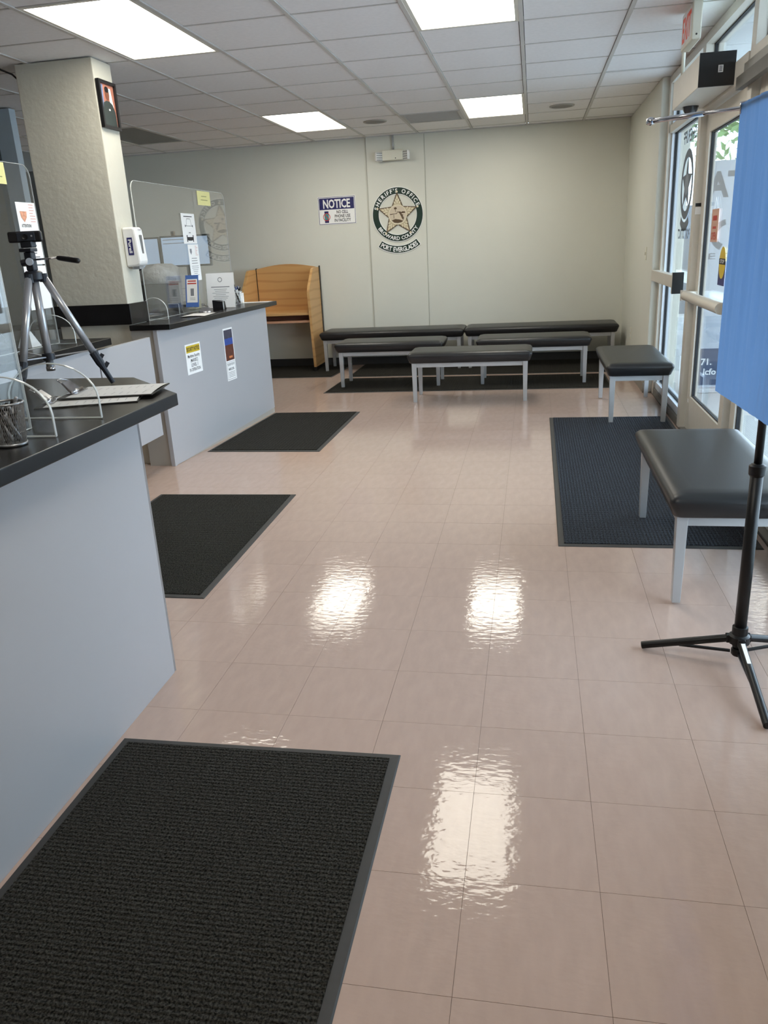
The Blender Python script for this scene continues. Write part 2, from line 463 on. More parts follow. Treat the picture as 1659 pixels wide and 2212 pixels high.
# ------------------------------------------------------------------ lamps and ceiling fittings
M_TRIMW = mat('lamp_trim', (226, 224, 214), 0.4, var=0.02)
M_OFF = mat('dark_diffuser', (118, 116, 110), 0.35, var=0.05, vscale=60)
def ceiling_light(c, r, label, on=True):
    x0, y0 = GX + c * G + MAIN / 2, GY + r * G + 0.007; x1, y1 = x0 + G - MAIN, y0 + 2 * G - 0.014
    t = thing('ceiling_light', label, 'ceiling light', ((x0 + x1) / 2, (y0 + y1) / 2, H), 0, 'recessed ceiling lights')
    b = 0.022; fm = MB()
    for lo, hi in (((x0, y0), (x1, y0 + b)), ((x0, y1 - b), (x1, y1)), ((x0, y0 + b), (x0 + b, y1 - b)), ((x1 - b, y0 + b), (x1, y1 - b))):
        fm.box((lo[0], lo[1], H - 0.004), (hi[0], hi[1], H + 0.02))
    fm.build('frame', M_TRIMW, t)
    MB().box((x0 + b, y0 + b, H + 0.003), (x1 - b, y1 - b, H + 0.009)).build('diffuser', M_LAMP if on else M_OFF, t)
ceiling_light(-4, -2, 'bright rectangular ceiling light beside the top of the square column')
ceiling_light(-1, -2, 'bright ceiling light cut by the top edge of the photo, right of centre')
ceiling_light(-4, 4, 'bright ceiling light at the back left, above the NOTICE sign and carrel')
ceiling_light(-1, 4, 'bright ceiling light at the back between the grey vent and the right speaker')
ceiling_light(-7, 4, 'unlit dark grey ceiling panel behind the column', on=False)

ceiling_light(-1, -8, 'unseen ceiling light overhead, added to brighten the near floor')  # guessed lamp out of view, added to warm and brighten the near floor
M_VENT = mat('vent_metal', (186, 186, 184), 0.5, var=0.04)
x0, y0 = GX + VENT[0] * G + MAIN / 2, GY + VENT[1] * G + .007; x1, y1 = x0 + G - MAIN, y0 + G - .014
t = thing('air_vent', 'square grey louvred ceiling air vent left of the back light', 'air vent', ((x0 + x1) / 2, (y0 + y1) / 2, H))
MB().box((x0, y0, H + 0.014), (x1, y1, H + 0.024)).build('backing', mat('vent_dark', (110, 110, 110), .8, var=.05), t)
fm = MB(); b = .03
for lo, hi in (((x0, y0), (x1, y0 + b)), ((x0, y1 - b), (x1, y1)), ((x0, y0 + b), (x0 + b, y1 - b)), ((x1 - b, y0 + b), (x1, y1 - b))):
    fm.box((lo[0], lo[1], H - .006), (hi[0], hi[1], H + .014))
fm.build('frame', M_VENT, t)
sl = None
for k in range(16):
    yy = y0 + b + (k + .5) * (y1 - y0 - 2 * b) / 16
    MB().beam((x0 + b, yy, H + .004), (x1 - b, yy, H + .004), .026, .003, (0, .5, 1)).build('slat', M_VENT, t)
for x, y, lb in ((-1.446, 7.47, 'round ceiling speaker grille left of the grey vent'), (.397, 7.45, 'round ceiling speaker grille right of the back light')):
    t = thing('ceiling_speaker', lb, 'speaker', (x, y, H), 0, 'ceiling speakers')
    MB().lathe((x, y, H), [(0, -.010), (.085, -.010), (.1, -.008)], 28).build('grille', mat('speaker_mesh', (140, 139, 135), .7, var=.1, vscale=300), t, smooth=True)
    MB().lathe((x, y, H), [(.1, -.010), (.118, -.008), (.122, .002), (.1, .002), (.1, -.010)], 28).build('rim', mat('speaker_rim', (168, 166, 160), .5, var=.03), t, smooth=True)
# cable dropping from a gap in the tiles beside the column
MB().tube([(-3.22, 3.86, H + .02), (-3.16, 3.9, H - .03), (-3.12, 3.95, H - .05), (-3.085, 3.97, H - .09)], .006, 6).build('cable', M_BLACK, origin=(-3.15, 3.9, H), smooth=True)
tag(bpy.data.objects['cable'], 'short dark cable hanging from the ceiling beside the column top', 'cable')

# ------------------------------------------------------------------ walls
wb_ = struct('wall_back', (-2.0, YW, 0))
MB().box((-6.3, YW, 0), (-1.775, YW + .15, H)).build('wall_panel', M_WALL, wb_)
MB().box((-1.775, YW - .012, 0), (-1.097, YW + .15, H)).build('pilaster', M_WALL, wb_, bevel=.004)
MB().box((-1.097, YW - .004, 0), (1.4, YW + .15, H)).build('wall_panel', M_WALL, wb_)
for xs_, dk in ((-1.778, .006), (-1.094, .0025)): MB().box((xs_ - dk / 2, YW - .0135, .095), (xs_ + dk / 2, YW - .001, H - .01)).build('seam_shade', mat('seam_shadow', (186, 186, 175), .8, var=.04), wb_)  # darker strips paint the shade in the gaps beside the pilaster
tag(MB().box((-5.4, YW - .012, 0), (1.16, YW - .004, .095)).build('baseboard_back', M_BASE, origin=(-2, YW, 0)), kind='structure')
bpy.data.objects['baseboard_back'].data.transform(Matrix.Translation((0, -.012, 0)))
tag(MB().box((1.165, 6.36, 0), (1.42, YW, H)).build('wall_right', M_WALL, origin=(1.2, 7.4, 0), bevel=.012), kind='structure')
tag(MB().box((1.145, 6.36, 0), (1.165, YW - .03, .09)).build('baseboard_right', mat('beige_base', (146, 140, 130), .6, var=.04), origin=(1.15, 7.4, 0)), kind='structure')
tag(MB().box((1.225, -3.6, 0), (1.36, .80, H)).build('wall_right_unseen', M_WALL, origin=(1.3, -1.4, 0)), kind='structure')  # guessed wall out of view, put in to cut daylight on the near floor
tag(MB().box((-5.55, -3.6, 0), (-5.43, YW, H)).build('wall_left', M_WALLG, origin=(-5.5, 2, 0)), kind='structure')
tag(MB().box((-5.43, -3.6, 0), (XS + .1, -3.45, H)).build('wall_front', M_WALL, origin=(-2, -3.5, 0)), kind='structure')

# ------------------------------------------------------------------ square column
cx0, cx1, cy0, cy1 = -3.075, -2.545, 3.915, 4.150
t = thing('column', 'square stucco column carrying the framed portrait and soap dispenser', 'column', ((cx0 + cx1) / 2, (cy0 + cy1) / 2, 0))
MB().box((cx0, cy0, 0), (cx1, cy1, H - .006)).build('shaft', M_STUC, t, bevel=.006)
MB().box((cx0 - .018, cy0 - .018, .982), (cx1 + .018, cy1 + .004, 1.118)).build('black_band', M_TOP, t, bevel=.002)
# pale post of the office partition at the far left
t = thing('partition_post', 'pale blue-grey upright post of the office partition left of the column', 'post', (-4.06, 5.2, 0))
MB().box((-4.12, 5.16, 0), (-3.98, 5.24, H - .01)).build('post', mat('post_paint', (176, 190, 200), .5, var=.02), t)
MB().box((-4.16, 5.15, 0), (-4.12, 5.25, H - .01)).build('edge_strip', mat('post_edge', (90, 98, 106), .5, var=.02), t)
# dark office screen wall behind the counters
tag(MB().box((-5.43, 5.9, 0), (-4.2, 6.0, 2.2)).build('office_screen', mat('screen_fabric', (112, 114, 112), .9, var=.05), origin=(-4.8, 5.95, 0)), 'dark grey office screen far behind the left counter', 'screen')

# ------------------------------------------------------------------ storefront on the right (runs along y, glass near x = 1.29)
GXP = 1.29
def post(parent, y0, y1, z0, z1, name='post', x0=1.225, x1=1.335): return MB().box((x0, y0, z0), (x1, y1, z1)).build(name, M_FRAME, parent, bevel=.003)
M_FRAMEW = mat('pale_frame', (214, 220, 226), .4, metal=.1, var=.02)
def pane(parent, y0, y1, z0, z1):
    MB().box((GXP - .003, y0, z0), (GXP + .003, y1, z1)).build('glass_pane', M_GLASS, parent)
    g = MB(); w = .007
    for a in ((y0, y0 + w, z0, z1), (y1 - w, y1, z0, z1), (y0 + w, y1 - w, z0, z0 + w), (y0 + w, y1 - w, z1 - w, z1)):
        g.box((GXP - .012, a[0], a[2]), (GXP + .012, a[1], a[3]))
    g.build('gasket', M_GASK, parent)
w1 = struct('window_1', (1.28, 5.65, 0))
post(w1, 6.285, 6.355, 0, H - .01, 'jamb')
MB().box((1.255, 6.262, .10), (1.325, 6.285, H - .06)).build('jamb_liner', M_FRAMEW, w1)
MB().box((1.225, 5.0, 0), (1.335, 6.285, .055)).build('kerb', mat('kerb_grey', (120, 116, 108), .7, var=.1), w1)
MB().box((1.245, 5.0, .055), (1.335, 6.285, .115)).build('sill', M_FRAMEW, w1)
MB().box((1.225, 5.0, H - .065), (1.335, 6.285, H - .01)).build('head', M_FRAME, w1)
pane(w1, 5.0, 6.262, .115, 2.16); pane(w1, 5.0, 6.262, 2.22, H - .065)
MB().box((1.235, 5.0, 2.16), (1.335, 6.262, 2.22)).build('transom_bar', M_FRAME, w1)
tag(post(None, 4.905, 5.0, 0, H - .01, 'trim_1'), kind='structure')
bpy.data.objects['trim_1'].location = (0, 0, 0)
# door leaf 1
d1 = struct('door_1', (1.29, 4.35, 0))
Y0, Y1 = 3.70, 4.895
post(d1, 4.79, Y1, .012, 2.12, 'stile', 1.265, 1.315); post(d1, Y0, Y0 + .10, .012, 2.12, 'stile', 1.265, 1.315)
post(d1, Y0 + .10, 4.79, .012, .26, 'bottom_rail', 1.265, 1.315); post(d1, Y0 + .10, 4.79, 2.0, 2.12, 'top_rail', 1.265, 1.315)
pane(d1, Y0 + .10, 4.79, .26, 2.0)
pb = MB().tube([(1.20, 4.86, .965), (1.20, 3.74, .965)], .034, 14).build('push_bar', M_FRAME, d1, auto=.6)
MB().box((1.20, 4.80, .935), (1.265, 4.87, .995)).build('bar_bracket', M_FRAME, pb); MB().box((1.20, 3.73, .935), (1.265, 3.79, .995)).build('bar_bracket', M_FRAME, pb)
MB().box((1.262, 4.82, .21), (1.265, 4.845, .235)).build('door_tag', M_WHITE, d1)
MB().box((1.17, 4.885, .93), (1.225, 4.9, 1.0)).build('bar_end_plate', M_FRAME, d1)
# centre post and second leaf
tag(post(None, 3.60, 3.685, 0, H - .01, 'trim_2'), kind='structure'); 
d2 = struct('door_2', (1.29, 3.0, 0)); Y0, Y1 = 2.42, 3.59
post(d2, 3.49, Y1, .012, 2.12, 'stile', 1.265, 1.315); post(d2, Y0, Y0 + .10, .012, 2.12, 'stile', 1.265, 1.315)
post(d2, Y0 + .10, 3.49, .012, .26, 'bottom_rail', 1.265, 1.315); post(d2, Y0 + .10, 3.49, 2.0, 2.12, 'top_rail', 1.265, 1.315)
pane(d2, Y0 + .10, 3.49, .26, 2.0)
tag(post(None, 2.31, 2.405, 0, H - .01, 'trim_3'), kind='structure')
w2 = struct('window_2', (1.29, .3, 0))
for a, b_ in ((.9, 2.31),):
    MB().box((1.225, a, 0), (1.335, b_, .055)).build('kerb', MATS['kerb_grey'], w2)
    MB().box((1.245, a, .055), (1.335, b_, .115)).build('sill', M_FRAMEW, w2)
    pane(w2, a, b_, .115, 2.16); pane(w2, a, b_, 2.22, H - .065)
    MB().box((1.235, a, 2.16), (1.335, b_, 2.22)).build('transom_bar', M_FRAME, w2)
    MB().box((1.225, a, H - .065), (1.335, b_, H - .01)).build('head', M_FRAME, w2)
    post(w2, a - .1, a, 0, H - .01)
# header over the doors, transom above it
t4 = struct('trim_4', (1.28, 3.6, 2.13))
for a, b_ in ((3.685, 4.905), (2.405, 3.60)):
    MB().box((1.215, a, 2.13), (1.345, b_, 2.255)).build('header', M_FRAME, t4, bevel=.003)
    MB().box((1.225, a, H - .065), (1.335, b_, H - .01)).build('head', M_FRAME, t4)
    pane(t4, a, b_, 2.255, H - .065)
MB().box((1.203, 2.45, 2.15), (1.215, 3.7, 2.20)).build('closer_track', mat('closer_metal', (150, 146, 138), .4, metal=.4, var=.05), t4)
MB().box((1.18, 3.0, 2.085), (1.215, 3.75, 2.145)).build('closer_body', mat('closer_dark', (96, 92, 86), .5, metal=.3, var=.08), t4)
tag(MB().box((1.225, 2.405, 0), (1.335, 4.905, .010)).build('trim_5', mat('threshold', (130, 128, 122), .4, metal=.4, var=.05)), kind='structure')
# stickers on the frame post
t = thing('frame_sticker', 'small black and white sticker strip on the post beside the door', 'sticker', (1.222, 4.95, 1.55))
fp = Plane((1.26, 4.9045, 1.55), (1, 0, 0))
MB().rect(fp, -.03, .05, 0, .022, .0006).build('black_strip', M_BLACK, t); MB().rect(fp, -.03, .05, -.05, -.004, .0006).build('white_strip', M_WHITE, t)

# automatic door operator, conduit, exit sign
t = thing('door_operator', 'beige automatic door operator box with black end above the door', 'door operator', (1.12, 4.4, 2.145))
MB().box((1.03, 3.975, 2.147), (1.215, 4.84, 2.312)).build('housing', M_FRAME, t, bevel=.003)
MB().box((1.028, 3.963, 2.145), (1.217, 3.976, 2.314)).build('end_cap', M_BLACK, t)
opl = Plane((1.14, 3.963, 2.23), (1, 0, 0))
MB().rect(opl, -.013, .013, -.018, .018, .001).build('sticker', M_WHITE, t)
mk = MB()
for k in range(4): mk.rect(opl, -.008, .008, -.012 + .007 * k, -.0085 + .007 * k, .0016)
mk.build('sticker_print', M_INK, t)
MB().lathe((1.12, 4.70, 2.147), [(.0, -.05), (.03, -.045), (.045, -.02), (.05, 0)], 16).build('sensor', mat('sensor_smoke', (60, 62, 66), .2, var=.05), t, smooth=True)
tag(MB().tube([(1.045, 4.62, H - .01), (1.045, 4.62, 2.312)], .011, 10).build('conduit', M_CREAM, origin=(1.045, 4.62, 2.31), smooth=True), 'thin white conduit pipe from ceiling to the door operator', 'conduit')
t = thing('exit_sign', 'white EXIT sign with red letters hung over the door', 'exit sign', (1.02, 4.2, 2.38))
MB().box((.985, 4.02, 2.395), (1.035, 4.36, H - .012)).build('housing', M_CREAM, t, bevel=.006)
epl = Plane((.985, 4.19, 2.49), (0, -1, 0))
MB().rect(epl, -.15, .15, -.075, .085, .001).build('face_plate', M_PLWHITE, t)
M_EXIT = mat('exit_red', (205, 92, 70), .5, var=.03, emit=(255, 90, 60), estr=.12)
MB().text(epl, 'EXIT', 0, -.06, .125, .002, width=.26, bold=.02).build('lettering', M_EXIT, t)
spl = Plane((1.01, 4.02, 2.44), (1, 0, 0)); MB().disk(spl, .0, -.02, .005, .001).build('screw_hole', M_BLACK, t)
# horizontal guard rail across the sidelight with black end
t = thing('guard_rail', 'beige horizontal rail with black block end across the side window', 'rail', (1.2, 5.7, 1.0))
MB().box((1.165, 5.28, .995), (1.22, 6.35, 1.085)).build('bar', M_FRAME, t, bevel=.003)
MB().box((1.165, 5.235, .955), (1.24, 5.28, 1.105)).build('end_bracket', M_FRAME, t); MB().box((1.163, 5.225, .953), (1.243, 5.236, 1.107)).build('end_cap', M_BLACK, t)

# ------------------------------------------------------------------ badge builder (wall emblem and window decal)
def star_pts(cx, cy, r0, r1, a0=PI / 2):
    return [(cx + (r0 if k % 2 == 0 else r1) * math.cos(a0 + k * PI / 5), cy + (r0 if k % 2 == 0 else r1) * math.sin(a0 + k * PI / 5)) for k in range(10)]
def fan(mb, pts, c, pl, d):
    n = len(pts); return mb.add([pl.at(c[0], c[1], d)] + [pl.at(x, y, d) for x, y in pts], [(0, 1 + i, 1 + (i + 1) % n) for i in range(n)])
def badge(t, pl, R, mats, thick=.008, mirror=False, simple=False):
    mg, mw, mt, mc, mb_ = mats
    # white backing ring with depth
    b = MB()
    prof = [(R * .745, 0), (R * .745, thick), (R * 1.02, thick), (R * 1.02, 0)]
    b.lathe(pl.o, prof, 72, pl.n); b.build('backing_ring', mw, t, auto=.5)
    MB().ring(pl, 0, 0, R * .765, R, thick + .0008, 72).build('green_ring', mg, t)
    tx = MB()
    tx.arctext(pl, "SHERIFF'S OFFICE", 0, 0, R * .885, math.radians(167), math.radians(19), R * .145, thick + .0018, bold=.028, mirror=mirror)
    tx.build('upper_lettering', mw, t); tx = MB()
    tx.arctext(pl, 'BROWARD COUNTY', 0, 0, R * .885, math.radians(212), math.radians(328), R * .135, thick + .0018, inward=True, bold=.024, mirror=mirror)
    tx.build('lower_lettering', mw, t)
    st = MB(); P = star_pts(0, 0, R * .83, R * .375); n = 10
    st.prism(P, pl, 0, thick + .003); st.build('star_outline', mb_, t)
    P2 = star_pts(0, 0, R * .75, R * .335); s2 = MB(); fan(s2, P2, (0, 0), pl, thick + .004); s2.build('star_face', mt, t)
    leaf = MB()
    for k in range(5):
        a = PI / 2 + k * 2 * PI / 5; e = (math.cos(a), math.sin(a)); q = (-e[1], e[0])
        MB().disk(pl, e[0] * R * .845, e[1] * R * .845, R * .042, thick + .005, 14).build('point_ball', mc, t)
        for (u, w, rot) in ((.62, 0, 0), (.53, .05, .6), (.53, -.05, -.6), (.46, 0, 0), (.44, .10, .7), (.44, -.10, -.7)):
            leaf.disk(pl, (e[0] * u + q[0] * w) * R, (e[1] * u + q[1] * w) * R, R * .055, thick + .0048, 10, R * .024, a + rot)
    tag(leaf.build('leaf_relief', mc, t), kind='stuff')
    sg = MB().ring(pl, 0, 0, R * .335, R * .375, thick + .0054, 40).build('seal_rim', mc, t)
    MB().disk(pl, 0, 0, R * .335, thick + .0050, 40).build('seal_face', mc if simple else mat('seal_cream', (214, 200, 178), .5, var=.03), t)
    sk = MB(); d = thick + .0058; mx = -1 if mirror else 1
    def pg(pts): sk.flat([(mx * x * R, y * R) for x, y in pts], pl, d)
    pg([(-.31, .03), (-.1, .04), (.0, .07), (-.03, .03), (-.3, -.005)])
    pg([(.12, .07), (.2, .11), (.30, .1), (.31, .05), (.14, .04)])
    pg([(-.25, -.21), (-.1, -.16), (.08, -.19), (.22, -.24), (.15, -.29), (0, -.32), (-.14, -.3)])
    pg([(-.16, 0), (-.14, 0), (-.14, -.14), (-.16, -.14)])
    pg([(-.09, .1), (-.07, .1), (-.07, .2), (-.09, .2)])
    pg([(-.13, .2), (-.03, .2), (-.02, .25), (-.08, .28), (-.14, .25)])
    pg([(-.03, .105), (.13, .105), (.15, .05), (.25, -.13), (.22, -.22), (.17, -.15), (.09, .02), (.05, .075), (-.03, .085)])
    pg([(.17, -.0), (.24, -.02), (.2, -.05)])
    sk.build('seal_drawing', mb_, t)

bpl = Plane((-1.432, YW - .0125, 1.742), (1, 0, 0))
t = thing('badge_emblem', 'round green and white star badge emblem on the back wall', 'emblem', (-1.432, YW - .012, 1.44))
badge(t, bpl, .297, (M_GREEN, M_WHITE, M_TAN, M_CREAMP, M_BROWN))
t = thing('arc_plaque', 'curved black PORT EVERGLADES plaque under the star badge', 'plaque', (-1.432, YW - .012, 1.31))
a0, a1 = math.radians(235), math.radians(307)
def arc_band(mb, pl, r0, r1, a0, a1, d0, d1, n=20):
    for k in range(n):
        b0 = a0 + (a1 - a0) * k / n; b1 = a0 + (a1 - a0) * (k + 1) / n
        mb.prism([(r0 * math.cos(b0), r0 * math.sin(b0)), (r1 * math.cos(b0), r1 * math.sin(b0)), (r1 * math.cos(b1), r1 * math.sin(b1)), (r0 * math.cos(b1), r0 * math.sin(b1))], pl, d0, d1)
    return mb
arc_band(MB(), bpl, .345, .435, a0 - .012, a1 + .012, 0, .007).build('board', M_WHITE, t)
MB().ring(bpl, 0, 0, .351, .427, .0076, 24, a0, a1).build('black_face', M_GREEN, t)
MB().arctext(bpl, 'PORT EVERGLADES', 0, 0, .389, a0 + .05, a1 - .05, .05, .0085, inward=True, bold=.03, sq=.8).build('lettering', M_WHITE, t)

# no-phone notice
npl = Plane((-2.165, YW, 1.83), (1, 0, 0)); W2, H2 = .23, .157
t = thing('notice_sign', 'blue and white NOTICE no cell phone sign on the back wall', 'sign', (-2.165, YW, 1.67))
MB().pbox(npl, -W2, W2, -H2, H2, .0005, .004).build('board', M_WHITE, t, bevel=.0)
bd = MB()
for a in ((-W2 + .006, W2 - .006, H2 - .011, H2 - .006), (-W2 + .006, W2 - .006, -H2 + .006, -H2 + .011), (-W2 + .006, -W2 + .011, -H2 + .011, H2 - .011), (W2 - .011, W2 - .006, -H2 + .011, H2 - .011)): bd.rect(npl, *a, .0048)
bd.build('border', M_NAVY, t)
MB().rect(npl, -W2 + .018, W2 - .018, .012, H2 - .018, .0048).build('header', M_NAVY, t)
MB().text(npl, 'NOTICE', 0, .030, .092, .0056, width=.33, bold=.03).build('header_lettering', M_WHITE, t)
tx = MB()
for k, sx in enumerate(('NO CELL', 'PHONE USE', 'IN FACILITY')): tx.text(npl, sx, .065, -.035 - .046 * k, .034, .0056, width=(.14, .19, .2)[k], bold=.018)
tx.build('lettering', M_INK, t)
ph = MB(); ph.rect(npl, -.155, -.105, -.135, -.005, .005); ph.build('phone_icon', M_NAVY, t)
MB().rect(npl, -.15, -.11, -.10, -.03, .0055).build('phone_screen', mat('teal_ink', (70, 150, 150), .5, var=.03), t)
pr = MB().ring(npl, -.13, -.07, .036, .044, .006, 28)
pr.flat([(-.158, -.042), (-.152, -.036), (-.102, -.098), (-.108, -.104)], npl, .0061); pr.build('ban_circle', M_RED, t)

# emergency light
t = thing('emergency_light', 'white twin-head emergency light on the back wall above the badge', 'emergency light', (-1.453, YW - .012, 2.32))
MB().box((-1.575, YW - .085, 2.325), (-1.335, YW - .012, 2.435)).build('housing', M_CREAM, t, bevel=.008)
for sx in (-1, 1):
    c = Vector((-1.455 + sx * .155, YW - .07, 2.375)); hp = Plane(c + Vector((0, -.02, 0)), (1, sx * -.9, 0))
    hd = MB().pbox(hp, -.045, .045, -.055, .045, -.03, .012).build('lamp_head', M_PLWHITE, t, bevel=.012)
    lv = MB()
    for k in range(4): lv.pbox(hp, -.04, .04, -.047 + k * .024, -.037 + k * .024, .012, .016)
    lv.build('louvres', mat('lens_grey', (170, 172, 172), .3, var=.03), hd)
    MB().tube([(-1.455 + sx * .11, YW - .06, 2.375), c], .01, 8).build('arm', M_CREAM, t)
MB().disk(Plane((-1.42, YW - .085, 2.345), (1, 0, 0)), 0, 0, .006, .001).build('test_button', M_BLACK, t)
MB().tube([(-1.455, YW - .03, 2.43), (-1.455, YW - .03, H - .006)], .011, 10).build('conduit', M_ALU, t, smooth=True)

# wall plates on the right wall
rpl = Plane((1.165, 6.77, 1.215), (0, -1, 0))
t = thing('light_switch', 'white light switch plate on the right wall', 'switch', (1.165, 6.77, 1.16))
MB().pbox(rpl, -.036, .036, -.058, .058, .0, .005).build('plate', M_CREAM, t, bevel=.002); MB().pbox(rpl, -.005, .005, -.012, .012, .005, .014).build('toggle', M_CREAM, t)
rpl = Plane((1.165, 7.64, .40), (0, -1, 0))
t = thing('wall_outlet', 'white outlet plate low on the right wall', 'outlet', (1.165, 7.64, .34))
MB().pbox(rpl, -.036, .036, -.058, .058, .0, .005).build('plate', M_CREAM, t, bevel=.002)
for z in (-.025, .025): MB().pbox(rpl, -.017, .017, z - .014, z + .014, .005, .007).build('socket', M_PLWHITE, t)

# ------------------------------------------------------------------ study carrel (oak)
t = thing('study_carrel', 'oak study carrel with arched back against the back wall', 'carrel', (-2.83, 8.3, 0))
def side(x0, x1):
    sp = Plane((x0, 0, 0), (0, 1, 0), (0, 0, 1)); pts = [(8.06, .06), (8.00, .72), (7.99, .94), (8.03, 1.0), (8.22, 1.185), (8.27, 1.2), (8.53, 1.2), (8.53, .06)]
    return MB().prism(pts, sp, 0, x1 - x0)
side(-2.445, -2.415).build('side_panel', M_OAK, t); side(-3.245, -3.215).build('side_panel', M_OAK, t)
for x in (-2.43, -3.23): MB().box((x - .013, 8.05, 0), (x + .013, 8.09, .06)).build('foot', M_BLACK, t); 
pts = [(-3.205, .66), (-2.455, .66), (-2.455, 1.205)] + [(-2.455 - .75 * k / 10, 1.205 + .045 * math.sin(PI * k / 10)) for k in range(1, 10)] + [(-3.205, 1.205)]
MB().prism(pts, Plane((0, 8.515, 0), (1, 0, 0)), 0, .025).build('back_panel', M_OAK, t)
MB().box((-3.215, 8.04, .672), (-2.445, 8.49, .702)).build('desktop', M_OAK, t, bevel=.003)
MB().box((-3.205, 8.18, .615), (-2.455, 8.2, .672)).build('apron', mat('carrel_brown', (104, 66, 50), .6, var=.06), t)
MB().box((-3.215, 8.06, .585), (-2.445, 8.47, .61)).build('shelf', mat('shelf_edge', (196, 150, 120), .5, var=.05), t)
for x in (-2.412, -3.212): MB().box((x - .004, 8.49, .06), (x + .004, 8.534, 1.215)).build('edge_strip', M_BLACK, t)

# ------------------------------------------------------------------ benches
def pad_mesh(L, D):
    b = MB(); prof = [(-.028, .0), (-.02, .006), (.0, .062), (-.003, .075), (-.016, .088), (-.045, .096), (-.09, .099)]
    rings = []
    for ins, z in prof:
        hx, hy = L / 2 + ins, D / 2 + ins; r = max(.012, .03 + ins * .1); ring = []
        for (sx, sy, a0) in ((1, 1, 0), (-1, 1, PI / 2), (-1, -1, PI), (1, -1, 3 * PI / 2)):
            for k in range(5):
                a = a0 + PI / 2 * k / 4; ring.append((sx * (hx - r) + r * math.cos(a), sy * (hy - r) + r * math.sin(a), z + .373))
        rings.append(ring)
    n = len(rings[0])
    for q in rings: b.v += [Vector(p) for p in q]
    for i in range(len(rings) - 1):
        for k in range(n): b.f.append((i * n + k, i * n + (k + 1) % n, (i + 1) * n + (k + 1) % n, (i + 1) * n + k))
    b.f.append(tuple(range(n - 1, -1, -1))); e = (len(rings) - 1) * n; b.f.append(tuple(e + k for k in range(n)))
    return b
def make_bench(L, label, loc, rz):
    D = .50; t = thing('bench', label, 'bench', (0, 0, 0), 0, 'black waiting benches')
    pad_mesh(L, D).build('seat_pad', M_SEAT, t, smooth=True)
    lx, ly, w = L / 2 - .062, D / 2 - .055, .043
    for sx in (-1, 1):
        for sy in (-1, 1): 
            w0, w1 = .016, .0215; c_ = [(-1, -1), (1, -1), (1, 1), (-1, 1)]
            MB().add([(sx * lx + a * w0, sy * ly + b * w0, .0105) for a, b in c_] + [(sx * lx + a * w1, sy * ly + b * w1, .373) for a, b in c_], [(0, 3, 2, 1), (4, 5, 6, 7), (0, 1, 5, 4), (1, 2, 6, 5), (2, 3, 7, 6), (3, 0, 4, 7)]).build('leg', M_ALU, t, bevel=.002)
    for sy in (-1, 1): MB().box((-lx + w / 2, sy * ly - .012, .333), (lx - w / 2, sy * ly + .012, .372)).build('apron', M_ALU, t, bevel=.002)
    for sx in (-1, 1): MB().box((sx * lx - .012, -ly + w / 2, .333), (sx * lx + .012, ly - w / 2, .372)).build('apron', M_ALU, t, bevel=.002)
    t.location = loc; t.rotation_euler = (0, 0, rz)
    return t
bs = make_bench(1.135, 'short black padded bench standing foremost in the middle group', (-.425, 6.265, -.0105), 0)
dup(bs, (-1.312, 7.09, 0), 0, 'short black padded bench in the middle row, left side')
dup(bs, (.150, 7.12, 0), 0, 'short black padded bench in the middle row, right side')
dup(bs, (.945, 5.60, -.002), PI / 2, 'short black bench set sideways against the side window')
dup(bs, (.905, 2.34, 0), PI / 2, 'nearest black bench beside the blue curtain')
bl = make_bench(1.71, 'long black bench against the back wall beside the oak carrel', (-1.485, 8.235, 0), 0)
dup(bl, (.228, 8.235, 0), 0, 'long black bench against the back wall in the right corner')

# ------------------------------------------------------------------ floor mats
def floor_mat_obj(q, label, m, border=.028):
    c = (sum(p[0] for p in q) / 4, sum(p[1] for p in q) / 4)
    t = thing('floor_mat', label, 'mat', (c[0], c[1], 0), 0, 'black entrance mats')
    def inset(p, d):
        return (p[0] + d * (1 if p[0] < c[0] else -1), p[1] + d * (1 if p[1] < c[1] else -1))
    qi = [inset(p, border) for p in q]; b = MB()
    P = [(x, y, .0005) for x, y in q] + [(inset(p, .004)[0], inset(p, .004)[1], .004) for p in q] + [(x, y, .006) for x, y in qi]
    F = [(3, 2, 1, 0)]
    for k in range(4):
        j = (k + 1) % 4; F += [(k, j, 4 + j, 4 + k), (4 + k, 4 + j, 8 + j, 8 + k)]
    b.add(P, F); b.build('rubber_border', M_RUBB, t)
    MB().zprism(qi, .0045, .010).build('carpet', m, t)
floor_mat_obj([(-1.092, -.75), (-.221, -.75), (-.221, .748), (-1.086, .738)], 'large black ribbed mat in the foreground beside the near counter', M_CARPA)
floor_mat_obj([(-2.13, 1.73), (-1.238, 1.733), (-1.256, 3.206), (-2.13, 3.19)], 'black mat between the two counters, partly hidden by the near counter', M_CARPA)
floor_mat_obj([(-2.255, 4.242), (-1.381, 4.236), (-1.373, 5.646), (-2.175, 5.637)], 'black mat in front of the far counter with security notices', M_CARPA)
floor_mat_obj([(.274, 2.43), (1.195, 2.436), (1.208, 5.312), (.286, 5.307)], 'long bluish black mat in front of the glass door', M_CARPB)
floor_mat_obj([(-1.963, 6.605), (.908, 6.635), (.905, 7.475), (-1.94, 7.485)], 'long black mat under the middle benches', M_CARPA, .02)
floor_mat_obj([(-1.925, 7.60), (1.08, 7.585), (1.08, 8.555), (-1.93, 8.555)], 'long black mat under the benches against the back wall', M_CARPA, .02)
floor_mat_obj([(-3.4, 7.64), (-2.122, 7.63), (-2.08, 8.555), (-3.4, 8.555)], 'black mat under the oak carrel', M_CARPA, .02)

